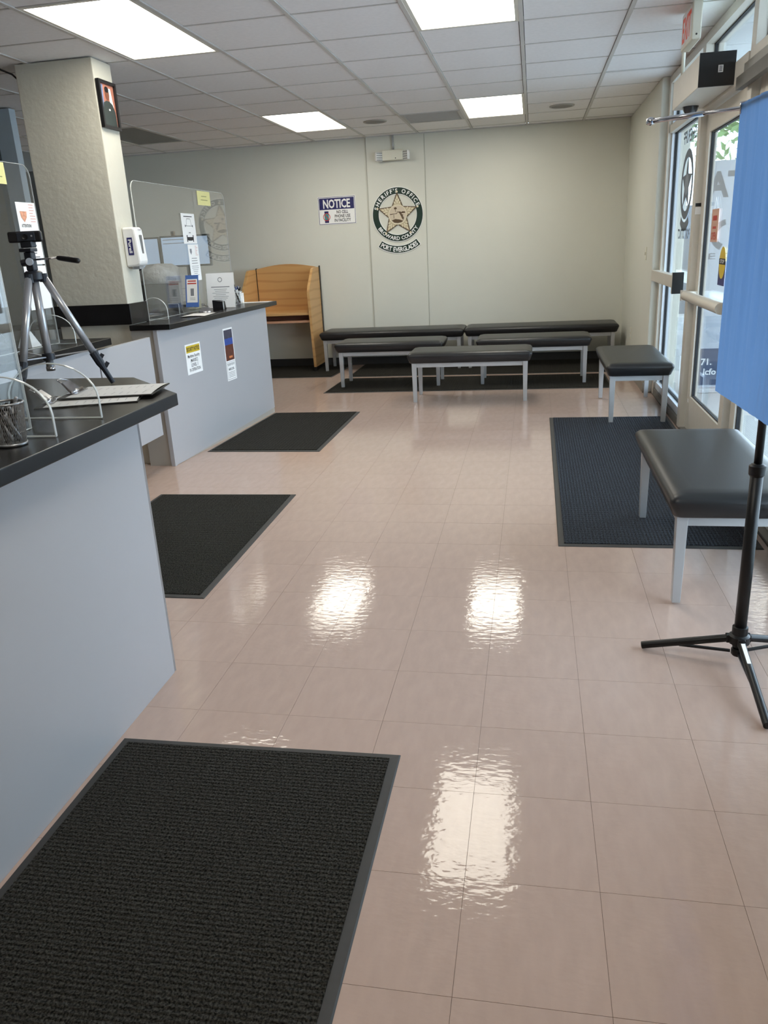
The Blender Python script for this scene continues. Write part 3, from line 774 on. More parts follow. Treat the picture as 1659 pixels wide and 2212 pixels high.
# ------------------------------------------------------------------ counters
CT = .965
t = thing('near_counter', 'grey laminate near counter base at the left foreground', 'counter', (-1.3, 0, 0))
MB().box((-1.135, -1.6, .0), (-1.10, 1.135, CT - .041)).build('front_panel', M_LAM, t, bevel=.001)
MB().box((-1.135, 1.135, .0), (-1.106, 1.147, CT - .041)).build('joint_strip', mat('joint_dark', (50, 56, 66), .6, var=.05), t)
ep = Plane((-1.100, 1.147, 0), (-.70, .714, 0)); MB().pbox(ep, 0, .58, 0, CT - .041, -.03, 0).build('end_panel', M_LAM, t)
MB().box((-1.85, 1.53, 0), (-1.525, 1.56, CT - .041)).build('end_panel', M_LAM, t)
MB().box((-1.85, -1.6, 0), (-1.82, 1.53, CT - .041)).build('back_panel', M_LAMB, t)
tag(MB().zprism([(-1.90, -1.65), (-1.052, -1.65), (-1.040, 1.327), (-1.385, 1.694), (-1.90, 1.712)], CT - .041, CT).build('near_worktop', M_TOP, origin=(-1.4, 0, CT - .041), bevel=.003), 'black worktop of the near counter holding tripod and clipboards', 'worktop')
# middle lower counter with gate
t = thing('middle_counter', 'grey counter section set back between the two black worktops', 'counter', (-2.6, 2.5, 0))
MB().box((-2.385, 1.85, .0), (-2.36, 3.115, CT - .041)).build('front_panel', M_LAM, t)
MB().box((-3.0, 3.09, .0), (-2.385, 3.115, CT - .041)).build('side_panel', M_LAMB, t); MB().box((-3.0, 1.85, .0), (-2.385, 1.875, CT - .041)).build('side_panel', M_LAMB, t)
tag(MB().zprism([(-3.02, 1.8), (-2.305, 1.8), (-2.325, 3.235), (-3.02, 3.25)], CT - .041, CT).build('middle_worktop', M_TOP, origin=(-2.6, 2.5, CT - .041), bevel=.003), 'black worktop of the middle counter behind the tripod', 'worktop')
t = thing('counter_gate', 'pale grey half-height gate panel beside the far counter', 'gate', (-2.37, 3.45, .24))
MB().box((-2.378, 3.122, .243), (-2.355, 3.783, .906)).build('panel', M_LAM, t, bevel=.001)
MB().box((-2.376, 3.783, .5), (-2.357, 3.842, .53)).build('hinge', M_FRAME, t)
# far counter
fa = Vector((-2.33, 3.842, 0)); fb = Vector((-2.187, 5.70, 0)); ft = (fb - fa).normalized(); FL = (fb - fa).length
fpl = Plane(fa, ft)                                  # faces +x
t = thing('far_counter', 'grey laminate far counter with security notices on its front', 'counter', (-2.4, 4.8, 0))
ZT = .98
MB().prism([(0.03, .002), (FL, .045), (FL, ZT - .036), (0.03, ZT - .036)], fpl, -.02, 0).build('front_panel', M_LAM, t)
MB().prism([(0.03, 0), (FL, 0), (FL, .044), (0.03, .0015)], fpl, -.022, -.004).build('toe_strip', M_LAMB, t)
MB().pbox(fpl, 0, .03, 0, ZT - .036, -.03, .003).build('corner_post', M_LAM, t, bevel=.002)
MB().box((-2.525, 3.858, 0), (-2.36, 3.88, ZT - .036)).build('end_panel', M_LAMB, t)
MB().box((-2.535, 5.67, 0), (-2.215, 5.695, ZT - .036)).build('end_panel', M_LAM, t)
MB().box((-3.05, 4.17, 0), (-3.02, 5.69, ZT - .036)).build('back_panel', M_LAMB, t)
tag(MB().zprism([(-2.524, 3.846), (-2.225, 3.827), (-2.135, 5.876), (-3.62, 5.876), (-3.62, 4.16), (-2.524, 4.16)], ZT - .036, ZT).build('far_worktop', M_TOP, origin=(-2.4, 4.8, ZT - .036), bevel=.003), 'black worktop of the far counter under the acrylic shield', 'worktop')

# security notices on the far counter front
t = thing('security_notice', 'white sheet with yellow SECURITY NOTICE band on the far counter', 'notice', tuple(fpl.at(.46, .585)))
MB().pbox(fpl, .347, .577, .585, .800, .0004, .0012).build('sheet', M_WHITE, t)
MB().rect(fpl, .36, .564, .738, .788, .0018).build('yellow_band', M_BANNER, t)
tx = MB().text(fpl, 'SECURITY NOTICE', .462, .750, .026, .0024, width=.19, bold=.02)
for k, (sx, w) in enumerate((('Maritime Security', .18), ('(MARSEC)', .11), ('LEVEL 1', .10), ('IN OPERATION', .165))): tx.text(fpl, sx, .462, .703 - .033 * k, .023, .0018, width=w, bold=.012)
tx.build('lettering', M_INK, t)
t = thing('security_poster', 'narrow dark poster with small notice below, right on the far counter', 'poster', tuple(fpl.at(1.06, .435)))
MB().pbox(fpl, .973, 1.143, .582, .845, .0004, .0012).build('sheet', M_WHITE, t)
for nm, z0, z1, mm in (('dark_picture', .765, .832, mat('poster_slate', (70, 68, 84), .5, var=.3, vscale=25)), ('blue_picture', .715, .765, mat('poster_blue', (52, 80, 160), .5, var=.25, vscale=25)), ('brown_picture', .592, .715, mat('poster_brown', (100, 56, 44), .5, var=.3, vscale=25))):
    MB().rect(fpl, .983, 1.133, z0, z1, .0018).build(nm, mm, t)
MB().rect(fpl, 1.04, 1.10, .610, .626, .0024).build('orange_mark', mat('poster_orange', (214, 130, 80), .5, var=.05), t)
t = thing('small_notice', 'small white notice taped under the dark poster on the far counter', 'notice', tuple(fpl.at(1.06, .433)))
MB().pbox(fpl, .972, 1.142, .434, .578, .0004, .0012).build('sheet', M_WHITE, t)
tx = MB(); tx.text(fpl, 'SECURITY NOTICE', 1.057, .552, .013, .0018, width=.12, bold=.01); tx.text(fpl, 'MARSEC LEVEL', 1.057, .515, .018, .0018, width=.10, bold=.02)
for k in range(4): tx.rect(fpl, 1.0, 1.115, .497 - k * .012, .4995 - k * .012, .0018)
for a in ((.982, 1.132, .568, .570), (.982, 1.132, .444, .446), (.982, .984, .446, .568), (1.130, 1.132, .446, .568)): tx.rect(fpl, *a, .0018)
tx.build('lettering', M_INK, t)

# ------------------------------------------------------------------ acrylic shields
def foot_plate(pl, w, h, th, parent):
    """T shaped foot: quarter-round wings on both sides of the sheet"""
    pts = [(-w, 0), (w, 0), (w, h * .35)] + [(w * math.cos(a), h * .35 + h * .65 * math.sin(a)) for a in [PI / 2 * k / 8 for k in range(1, 9)]]
    pts += [(-w * math.sin(a), h * .35 + h * .65 * math.cos(a)) for a in [PI / 2 * k / 8 for k in range(1, 9)]]
    f = MB().prism(pts, pl, -th / 2, th / 2).build('foot', M_ACRYL, parent)
    e = MB(); n = len(pts); P = []
    for i in range(n):
        p, q = pts[i], pts[(i + 1) % n]
        e.beam(pl.at(p[0], p[1]), pl.at(q[0], q[1]), th + .001, .0028, tuple(pl.n.cross((pl.at(*q) - pl.at(*p)).normalized())))
    e.build('foot_edge', M_EDGE, f)
    return f
def shield(label, x, y0, y1, z0, z1, feet, r=.06, fw=.15, fh=.17, th=.006):
    t = thing('acrylic_shield', label, 'acrylic shield', (x, (y0 + y1) / 2, z0), 0, 'clear counter shields')
    pl = Plane((x, 0, 0), (0, 1, 0)); zb = z0 + .002
    pts = [(y0, zb), (y1, zb)] + [(y1 - r + r * math.cos(a), z1 - r + r * math.sin(a)) for a in [PI / 2 * k / 6 for k in range(7)]] + [(y0 + r - r * math.sin(a), z1 - r + r * math.cos(a)) for a in [PI / 2 * k / 6 for k in range(7)]]
    sh = MB().prism(pts, pl, -th / 2, th / 2).build('sheet', M_ACRYL, t)
    e = MB(); n = len(pts)
    for i in range(n):
        p, q = pts[i], pts[(i + 1) % n]
        if (Vector(p) - Vector(q)).length < 1e-5: continue
        d = (pl.at(*q) - pl.at(*p)).normalized()
        e.beam(pl.at(*p), pl.at(*q), .0018, th + .0008, tuple(pl.n))
    e.build('sheet_edge', M_EDGE, sh)
    for y in feet: foot_plate(Plane((x, y, z0 + .003), (1, 0, 0)), fw, fh, th, t)
    return t
shield('clear acrylic shield on the near worktop behind the pencil cup', -1.24, -.45, .80, CT, 1.92, (.695, .93), fw=.145, fh=.16)
shield('clear acrylic shield on the middle worktop holding two taped sheets', -2.53, 2.05, 3.02, CT, 1.905, (2.965,), fw=.14, fh=.16)
shield('clear acrylic shield with yellow note on the far worktop', -2.53, 4.16, 5.86, ZT, 1.905, (4.26, 5.47), fw=.10, fh=.15)

# taped sheets
def taped(name, label, cat, pl, x0, x1, y0, y1, m=None, d=.0008):
    t = thing(name, label, cat, tuple(pl.at((x0 + x1) / 2, y0)))
    MB().pbox(pl, x0, x1, y0, y1, d, d + .0008).build('sheet', m or M_WHITE, t); return t
def rows(mb, pl, x0, x1, y, n, pitch, th, d, seed=1, centre=False):
    rr = random.Random(seed)
    for k in range(n):
        w = (x1 - x0) * (0.45 + .55 * rr.random())
        a = (x0 + x1) / 2 - w / 2 if centre else x0
        mb.rect(pl, a, a + w, y - k * pitch - th, y - k * pitch, d)
    return mb
def car_front(mb, pl, cx, cy, w, d):
    """front-view car outline drawing"""
    def seg(p, q, th=.003):
        a = Vector(p); b = Vector(q); u = (b - a).normalized(); nn = Vector((-u.y, u.x)) * th / 2
        mb.flat([tuple(a - nn), tuple(b - nn), tuple(b + nn), tuple(a + nn)], pl, d)
    k = w
    top = [(-.32, .08), (-.27, .33), (-.2, .42), (.2, .42), (.27, .33), (.32, .08)]
    P = [(cx + x * k, cy + y * k) for x, y in top]
    for i in range(len(P) - 1): seg(P[i], P[i + 1])
    seg((cx - .45 * k, cy + .07 * k), (cx + .45 * k, cy + .07 * k))
    for s in (-1, 1):
        mb.rect(pl, cx + s * .45 * k - .006, cx + s * .45 * k + .006, cy + .02 * k, cy + .12 * k, d)
        mb.rect(pl, cx + s * .38 * k - .008, cx + s * .38 * k + .008, cy - .72 * k, cy - .38 * k, d)
    mb.rect(pl, cx - .12 * k, cx + .12 * k, cy - .28 * k, cy - .25 * k, d)
    mb.flat([(cx - .38 * k, cy - .48 * k), (cx + .38 * k, cy - .48 * k), (cx + .36 * k, cy - .62 * k), (cx + .2 * k, cy - .66 * k), (cx - .2 * k, cy - .66 * k), (cx - .36 * k, cy - .62 * k)], pl, d)
    return mb
spl3 = Plane((-2.526, 0, 0), (0, 1, 0))       # room side of the far shield
t = taped('sticky_note', 'yellow printed note at the top of the far acrylic shield', 'note', spl3, 5.27, 5.537, 1.789, 1.897, M_YEL)
rows(MB(), spl3, 5.31, 5.50, 1.86, 2, .028, .005, .0022, 3, True).build('print', mat('olive_ink', (150, 148, 96), .7, var=.04), t)
t = taped('car_drawing', 'white sheet with front-view car drawing on the far acrylic shield', 'paper', spl3, 4.905, 5.16, 1.494, 1.717)
mb = car_front(MB(), spl3, 5.035, 1.615, .15, .0022); mb.rect(spl3, 4.95, 5.11, 1.692, 1.698, .0022); mb.build('print', M_INK, t)
t = taped('letter_sheet', 'long white letter taped below the car drawing on the far shield', 'paper', spl3, 4.965, 5.168, 1.213, 1.488)
rows(MB(), spl3, 5.0, 5.13, 1.385, 3, .019, .0035, .0022, 5, True).build('print', M_INK, t)
rows(MB(), spl3, 4.99, 5.14, 1.325, 6, .014, .003, .0022, 6, True).build('fine_print', M_GREY, t)
MB().flat([(4.995, 1.455), (5.03, 1.455), (5.03, 1.43), (5.012, 1.41), (4.995, 1.43)], spl3, .0022).build('crest', M_GREY, t)
rows(MB(), spl3, 5.10, 5.15, 1.475, 7, .011, .003, .0022, 8).build('red_print', M_PINK, t)
spl2 = Plane((-2.526, 0, 0), (0, 1, 0))
t = taped('attention_sheet', 'white ATTENTION sheet on the middle acrylic shield behind the tripod', 'paper', spl2, 2.84, 3.01, 1.40, 1.715)
tx = MB().text(spl2, 'ATTENTION!', 2.905, 1.590, .016, .0022, width=.085, bold=.015); tx.text(spl2, 'ALL LETTERS MUST BE', 2.925, 1.545, .011, .0022, width=.11, bold=.01)
rows(tx, spl2, 2.87, 2.98, 1.50, 4, .02, .004, .0022, 9, True); tx.build('lettering', M_INK, t)
MB().flat([(2.865, 1.67), (2.925, 1.67), (2.92, 1.64), (2.895, 1.615), (2.87, 1.64)], spl2, .0022).build('crest', mat('crest_salmon', (222, 160, 130), .6, var=.3, vscale=60), t)
rows(MB(), spl2, 2.95, 3.005, 1.705, 7, .014, .003, .0022, 10).build('red_print', M_PINK, t)
t = taped('car_sketch', 'white sheet with sideways car sketch low on the middle shield', 'paper', spl2, 2.81, 3.01, 1.165, 1.392)
car_front(MB(), Plane((-2.526, 2.91, 1.28), (0, 0, -1), (0, 1, 0)), -.005, .02, .14, -.0022).build('print', M_INK, t)
spl1 = Plane((-1.2715, 0, 0), (0, 1, 0))
t = taped('pale_note', 'yellow note at the left edge of the photo on the near shield', 'note', Plane((-2.526, 0, 0), (0, 1, 0)), 2.62, 2.803, 1.797, 1.90, M_YEL)
rows(MB(), spl2, 2.66, 2.79, 1.86, 2, .026, .005, .0022, 3, True).build('print', MATS['olive_ink'], t)
t['label'] = 'yellow note at the left edge of the photo above the tripod'

# ------------------------------------------------------------------ column fittings: portrait and dispenser
cpl = Plane((cx1, 0, 0), (0, 1, 0))
fpz = Plane((cx1 + .004, 4.025, 2.335), (0, 1, 0))
t = thing('framed_portrait', 'black framed portrait photo high on the column', 'picture', tuple(fpz.at(0, -.135)))
fm = MB(); b = .018; W2, H2 = .108, .138
for a in ((-W2, W2, H2 - b, H2), (-W2, W2, -H2, -H2 + b), (-W2, -W2 + b, -H2 + b, H2 - b), (W2 - b, W2, -H2 + b, H2 - b)): fm.pbox(fpz, *a, 0, .022)
fm.build('frame', M_BLACK, t)
MB().pbox(fpz, -W2 + b, W2 - b, -H2 + b, H2 - b, 0, .008).build('backdrop', mat('photo_orange', (188, 122, 100), .5, var=.25, vscale=9), t)
MB().flat([(-.09, .115), (-.04, .115), (-.06, -.12), (-.09, -.12)], fpz, .0085).build('flag', mat('photo_blue', (120, 130, 160), .5, var=.2, vscale=12), t)
MB().flat([(.02, .1), (.05, .1), (.07, -.02), (.03, -.02)], fpz, .0086).build('white_stripe', M_WHITE, t)
MB().flat([(-.07, -.12), (.085, -.12), (.08, -.03), (.055, .01), (.02, .025), (-.02, .025), (-.055, .01), (-.07, -.04)], fpz, .009).build('dark_uniform', mat('photo_uniform', (52, 60, 58), .5, var=.1), t)
MB().disk(fpz, 0, .065, .028, .0094, 20, .038).build('head', mat('photo_skin', (120, 74, 54), .5, var=.1), t)
MB().disk(fpz, 0, .09, .026, .0097, 16, .018).build('hair', M_BLACK, t)
MB().rect(fpz, .0, .018, -.03, -.02, .0096).build('badge', M_WHITE, t)

dpl = Plane((cx1 + .001, 4.03, 1.477), (0, 1, 0))
t = thing('sanitizer_dispenser', 'white Purell hand sanitizer dispenser on the column', 'dispenser', tuple(dpl.at(0, -.125)))
prof = [(0, -.125), (.07, -.125), (.10, -.115), (.105, -.09), (.098, .04), (.09, .11), (.08, .125), (0, .125)]
MB().prism([(x, y) for x, y in prof], Plane((cx1 + .001, 3.975, 1.477), (1, 0, 0)), -.0, -.115).build('body', M_PLWHITE, t, bevel=.012)
MB().pbox(Plane((cx1 + .1, 4.035, 1.477), (0, 1, 0)), -.016, .016, -.05, .075, -.004, .0035).build('window_slot', mat('slot_grey', (110, 112, 114), .3, var=.05), t, bevel=.004)
lp = Plane((cx1 + .045, 3.9742, 1.477), (1, 0, 0))
MB().pbox(lp, -.016, .022, -.05, .06, .0, .0015).build('logo_plate', M_NAVY, t)
lv = Plane(lp.at(.003, .005), (0, 0, -1), (1, 0, 0)); 
mb = MB(); mb.text(Plane(lp.at(.003, .005), (0, 0, -1), (1, 0, 0)), 'Purell', 0, -.010, .022, 0, width=.085, bold=.02); mb.v = [p + Vector((0, -.0022, 0)) for p in mb.v]; mb.build('logo', M_WHITE, t)
mb = MB().text(Plane((cx1 + .094, 4.035, 1.585), (0, 1, 0)), 'Purell', 0, -.006, .013, .004, width=.04, bold=.01); mb.build('front_logo', M_NAVY, t)
MB().box((cx1 + .03, 4.0, 1.335), (cx1 + .08, 4.06, 1.353)).build('nozzle', mat('nozzle_grey', (150, 152, 154), .3, var=.03), t)

# ------------------------------------------------------------------ things on the far worktop
def pens(cx, cy, z0, n, rad, hh, label, group, seed, cols):
    rr = random.Random(seed)
    for k in range(n):
        a = 2 * PI * k / n; r0 = rad * .45; r1 = rad * (.75 + .2 * rr.random())
        p0 = Vector((cx + r0 * 1.4 * math.cos(a + 2.0), cy + r0 * 1.4 * math.sin(a + 2.0), z0 + .009)); p1 = Vector((cx + r1 * math.cos(a), cy + r1 * math.sin(a), z0 + hh * (.88 + .2 * rr.random())))
        d = (p1 - p0); cm = cols[k % len(cols)]
        t = thing('pen', label, 'pen', tuple(p0), 0, group)
        MB().tube([p0, p0 + d * .08, p0 + d * .12, p1 - d * .2], .0042, 8, radii=[.0012, .0036, .0042, .0042]).build('barrel', cm[0], t, smooth=True)
        MB().tube([p1 - d * .2, p1 - d * .02, p1], .005, 8, radii=[.005, .005, .0035]).build('cap', cm[1], t, smooth=True)
M_PSIL = mat('pen_silver', (176, 178, 184), .3, metal=.5, var=.03); M_PBLK = M_BLACK; M_PBLU = mat('pen_blue', (60, 80, 140), .4, var=.04); M_PWHT = M_PLWHITE
cxp, cyp = -2.40, 5.62
t = thing('clear_pen_cup', 'clear pen cup with pens at the far end of the far worktop', 'cup', (cxp, cyp, ZT))
MB().lathe((cxp, cyp, ZT), [(.0, .001), (.034, .001), (.04, .105)], 20).build('wall', M_ACRYL, t, smooth=True)
MB().lathe((cxp, cyp, ZT), [(.039, .102), (.042, .102), (.042, .107), (.039, .107), (.039, .102)], 20).build('rim', M_EDGE, t, smooth=True)
pens(cxp, cyp, ZT, 7, .034, .16, 'pen standing in the clear cup on the far worktop', 'pens in the clear cup', 4, [(M_PSIL, M_PBLK), (M_PBLK, M_PSIL), (M_PWHT, M_PBLU)])
t = thing('paper_sheet', 'flat white paper at the far corner of the far worktop', 'paper', (-2.29, 5.77, ZT))
MB().zprism([(-2.43, 5.70), (-2.175, 5.735), (-2.165, 5.85), (-2.44, 5.85)], ZT + .0005, ZT + .0015).build('sheet', M_WHITE, t)
def clipboard(name, label, c, rz, z, tilt=0.0, L=.32, W=.225, board=None):
    t = thing(name, label, 'clipboard', (c[0], c[1], z), rz, 'clipboards on the counters')
    R_ = Matrix.Translation((c[0], c[1], z)) @ Matrix.Rotation(rz, 4, 'Z')
    def P(mb):
        mb.v = [R_ @ v for v in mb.v]; return mb
    P(MB().box((-W / 2, -L / 2, .0005), (W / 2, L / 2, .004))).build('board', board or M_BROWN, t)
    P(MB().grid(lambda u, v: (-W / 2 + .006 + u * (W - .012), -L / 2 + .004 + v * (L - .03), .0045 + .006 * (1 - v) ** 2 * 0 + .004 * math.sin(PI * u) * (1 - v)), 8, 8)).build('paper', M_WHITE, t)
    lp = Plane(R_ @ Vector((0, 0, .0)), R_.to_3x3() @ Vector((1, 0, 0)), R_.to_3x3() @ Vector((0, 1, 0)))
    pr = MB(); rr = random.Random(int(abs(c[0]) * 100))
    for k in range(9):
        for q in range(2):
            x = -W / 2 + .02 + q * .1; w = .02 + .035 * rr.random(); y = L / 2 - .07 - k * .026
            zz = .0045 + .004 * math.sin(PI * (x + w / 2 + W / 2) / W) * (1 - (y + L / 2) / L) + .0012
            pr.rect(lp, x, x + w, y - .0016, y, zz)
    pr.build('print', mat('form_ink', (176, 176, 180), .7, var=.04), t)
    cl = P(MB().box((-.05, L / 2 - .045, .0055), (.05, L / 2 - .008, .0085)).add([(-.045, L / 2 - .02, .0085), (.045, L / 2 - .02, .0085), (.03, L / 2 + .012, .040), (-.03, L / 2 + .012, .040), (-.045, L / 2 - .028, .0085), (.045, L / 2 - .028, .0085), (.03, L / 2 + .006, .043), (-.03, L / 2 + .006, .043)], [(0, 1, 2, 3), (7, 6, 5, 4), (0, 3, 7, 4), (1, 5, 6, 2), (3, 2, 6, 7), (0, 4, 5, 1)])).build('clip', M_CHROME, t)
    P(MB().tube([(-.048, L / 2 - .026, .012), (.048, L / 2 - .026, .012)], .006, 8)).build('spring', M_CHROME, t, smooth=True)
    P(MB().tube([(-.03, L / 2 + .01, .042), (-.015, L / 2 + .03, .05), (.015, L / 2 + .03, .05), (.03, L / 2 + .01, .042)], .0022, 6)).build('wire_loop', M_CHROME, t, smooth=True)
    return t
clipboard('clipboard', 'clipboard with paper lying on the far worktop by the black holder', (-2.31, 4.53), math.radians(5), ZT, W=.19, board=M_BLACK)
for (x, y, lb) in ((-2.61, 4.78, 'small black card box behind the far shield beside the blue notice'), (-2.36, 5.07, 'small black card box in front of the white letter holder')):
    t = thing('card_box', lb, 'box', (x, y, ZT), 0, 'black card boxes')
    MB().box((x - .045, y - .035, ZT + .0005), (x + .045, y + .035, ZT + .008)).build('base', M_BLACK, t)
    MB().prism([(-.045, .008), (.045, .008), (.038, .062), (-.045, .075)], Plane((x, y, ZT), (1, 0, 0)), -.034, .034).build('body', M_BLACK, t, bevel=.003)
    foot = MB().tube([(x + .055, y - .05, ZT + .002), (x + .055, y - .05, ZT + .07), (x + .05, y - .05, ZT + .078), (x - .03, y - .05, ZT + .078)], .003, 6).build('clear_guard', M_EDGE, t)
hp = Plane((-2.462, 4.76, ZT), (.985, -.17, 0), (.03, .17, 1))
t = thing('sign_holder', 'blue bordered notice in a tilted stand in front of the far shield', 'sign', (-2.462, 4.76, ZT))
MB().pbox(hp, -.058, .058, .045, .285, -.003, 0).build('panel', M_BLUE, t)
MB().rect(hp, -.047, .05, .08, .255, .0008).build('sheet', M_WHITE, t)
rows(MB(), hp, -.045, .048, .245, 2, .018, .009, .0014, 5, True).build('red_heading', M_RED, t)
mb = MB().rect(hp, -.012, .018, .13, .185, .0014); rows(mb, hp, -.02, .03, .115, 2, .012, .003, .0014, 2, True).build('drawing', M_GREY, t)
MB().prism([(-.05, 0), (.05, 0), (.04, .045), (-.04, .045)], hp, -.02, .02).build('stand', M_ACRYL, t)
lp_ = Plane((-2.393, 5.20, ZT + .001), (1, 0, 0), (0, .1, 1))
t = thing('letter_holder', 'white official letter standing in a clear holder against the far shield', 'letter', (-2.393, 5.20, ZT))
MB().pbox(lp_, -.120, .120, .002, .278, -.002, 0).build('sheet', M_WHITE, t)
MB().pbox(lp_, -.126, .126, .0, .29, -.008, -.0045).build('holder', M_ACRYL, t)
mb = MB().ring(lp_, 0, .225, .014, .019, .001, 20); mb.build('seal', M_GREY, t)
rows(MB().rect(lp_, -.08, .08, .165, .171, .001), lp_, -.09, .09, .15, 7, .014, .003, .001, 7, True).build('print', M_GREY, t)
# monitors
M_SCREEN = mat('screen_glow', (170, 190, 214), .25, var=.02, emit=(176, 200, 226), estr=.42)
def monitor(label, x0, x1, y, z0, z1):
    xc = (x0 + x1) / 2; t = thing('monitor', label, 'monitor', (xc, y, ZT), 0, 'computer monitors')
    p = Plane((xc, y, 0), (1, 0, 0)); w = (x1 - x0) / 2
    MB().pbox(p, -w, w, z0, z1, -.03, 0).build('bezel', M_BLACK, t, bevel=.004)
    s_ = MB().rect(p, -w + .014, w - .014, z0 + .016, z1 - .014, .0012).build('screen', M_SCREEN, t)
    rows(MB().rect(p, -w + .03, w * .3, z1 - .065, z1 - .060, .002), p, -w + .03, w - .05, z1 - .03, 1, .02, .005, .002, 3).build('screen_text', M_GREY, s_)
    MB().box((xc - .02, y + .03, ZT + .012), (xc + .02, y + .05, (z0 + z1) / 2)).build('neck', M_BLACK, t)
    MB().zprism([(xc + .1 * math.cos(a), y + .045 + .075 * math.sin(a)) for a in [2 * PI * k / 20 for k in range(20)]], ZT + .0005, ZT + .012).build('base', M_BLACK, t)
monitor('right computer monitor with pale screen behind the far shield', -3.055, -2.60, 5.60, 1.315, 1.575)
monitor('left computer monitor partly hidden by the dispenser', -3.52, -3.07, 5.62, 1.30, 1.572)
t = thing('webcam_clip', 'small brown camera clipped on top of the right monitor', 'webcam', (-2.93, 5.615, 1.576))
MB().box((-2.945, 5.60, 1.5755), (-2.915, 5.63, 1.612)).build('body', M_BROWN, t, bevel=.004); MB().lathe((-2.93, 5.60, 1.597), [(0, .003), (.007, .002), (.008, 0)], 12, (0, -1, 0)).build('lens', M_BLACK, t)
t = thing('office_machine', 'dark grey boxy machine behind the far shield', 'machine', (-2.79, 4.98, ZT))
MB().box((-2.96, 4.90, ZT + .001), (-2.69, 5.08, 1.205)).build('body', mat('machine_grey', (66, 68, 70), .6, var=.05), t, bevel=.008)
MB().box((-2.93, 4.896, 1.02), (-2.72, 4.902, 1.05)).build('slot', M_BLACK, t)
rb = random.Random(12); t = thing('plastic_bag', 'crumpled grey plastic bag lying over the dark machine', 'bag', (-2.8, 4.98, 1.206))
def bagf(u, v):
    a = 2 * PI * u; h = [0, .0, .05, .1, .13, .135][int(round(v * 5))]; r = [.0, 1.0, 1.02, .95, .7, .0][int(round(v * 5))]
    k = 1 + .07 * math.sin(a * 5 + v * 9) + .05 * math.sin(a * 9 - v * 14)
    return (-2.80 + .165 * r * k * math.cos(a), 4.985 + .10 * r * k * math.sin(a), 1.2065 + h * (1 + .12 * math.sin(a * 3)))
MB().grid(bagf, 40, 5).build('film', mat('bag_film', (190, 190, 188), .35, var=.08, vscale=30, bump=.8, bscale=40), t, smooth=True)
MB().box((-2.68, 5.20, ZT + .001), (-2.62, 5.32, ZT + .19)).build('carton', mat('carton_tan', (196, 190, 140), .7, var=.06), origin=(-2.65, 5.26, ZT), bevel=.002)
tag(bpy.data.objects['carton'], 'small tan carton behind the far shield below the monitor', 'carton')
t = thing('tissue_box', 'white tissue box beside the clear pen cup', 'box', (-2.47, 5.80, ZT))
MB().box((-2.50, 5.755, ZT + .0016), (-2.425, 5.835, ZT + .085)).build('box_body', M_WHITE, t, bevel=.003)
MB().grid(lambda u, v: (-2.4625 + .03 * (1 - v) * math.cos(2 * PI * u) + .012 * math.sin(9 * u) * v, 5.795 + .03 * (1 - v) * math.sin(2 * PI * u), ZT + .085 + .05 * v + .008 * math.sin(12 * u) * v), 14, 4).build('tissue', M_WHITE, t, smooth=True)
# ------------------------------------------------------------------ things on the middle worktop
t = thing('card_reader', 'small black device on the middle worktop behind the tripod', 'device', (-2.72, 2.72, CT))
MB().prism([(-.05, 0), (.05, 0), (.05, .03), (-.05, .07)], Plane((-2.72, 2.72, CT + .0005), (1, 0, 0)), -.04, .04).build('body', M_BLACK, t, bevel=.004)
MB().tube([(-2.72, 2.76, CT + .02), (-2.74, 2.84, CT + .05), (-2.80, 2.88, CT + .09), (-2.86, 2.90, CT + .03)], .003, 6).build('cord', M_BLACK, t, smooth=True)
t = thing('folded_card', 'white folded card standing on the middle worktop behind the tripod', 'card', (-2.62, 2.86, CT))
MB().add([(-2.66, 2.82, CT + .0008), (-2.57, 2.82, CT + .0008), (-2.57, 2.91, CT + .0008), (-2.66, 2.91, CT + .0008), (-2.635, 2.85, CT + .085), (-2.595, 2.85, CT + .085), (-2.595, 2.87, CT + .085), (-2.635, 2.87, CT + .085)], [(0, 1, 5, 4), (1, 2, 6, 5), (2, 3, 7, 6), (3, 0, 4, 7), (4, 5, 6, 7)]).build('card_sides', M_WHITE, t)

# ------------------------------------------------------------------ things on the near worktop
clipboard('clipboard', 'clipboard with printed form lying near the corner of the near worktop', (-1.262, 1.322), math.radians(100), CT + .0095, L=.315, W=.225, board=M_BLACK)
clipboard('clipboard', 'second clipboard with upright silver clip behind the acrylic foot', (-1.292, 1.225), math.radians(109), CT, L=.32, W=.225, board=M_BLACK)
pc = Vector((-1.166, .612, CT))
t = thing('mesh_pen_cup', 'silver wire mesh pen cup at the left edge of the near worktop', 'cup', tuple(pc))
M_MESH = mat('mesh_wire', (170, 172, 176), .35, metal=.7, var=.03)
R0, R1, HC = .034, .043, .105
wires = MB(); nw = 56
for k in range(nw):
    a = 2 * PI * k / nw
    for s in (-1, 1):
        pts = [(pc.x + (R0 + (R1 - R0) * q / 4) * math.cos(a + s * q * .11), pc.y + (R0 + (R1 - R0) * q / 4) * math.sin(a + s * q * .11), CT + .004 + HC * q / 4) for q in range(5)]
        wires.tube(pts, .00062, 4, cap=False)
wm = wires.build('mesh_wall', M_MESH, t); tag(wm, kind='stuff')
MB().tube([(pc.x + R1 * math.cos(2 * PI * k / 28), pc.y + R1 * math.sin(2 * PI * k / 28), CT + HC + .004) for k in range(29)], .0028, 8).build('rim', M_MESH, t, smooth=True)
MB().lathe(pc, [(0, .001), (R0 + .002, .001), (R0 + .003, .008), (R0 - .001, .008)], 24).build('base', M_MESH, t, smooth=True)
pens(pc.x, pc.y, CT, 9, .038, .115, 'pen lying inside the silver mesh cup', 'pens in the mesh cup', 9, [(M_PBLK, M_PSIL), (M_PSIL, M_PSIL), (M_PBLK, M_PBLK), (M_PSIL, M_PBLK)])

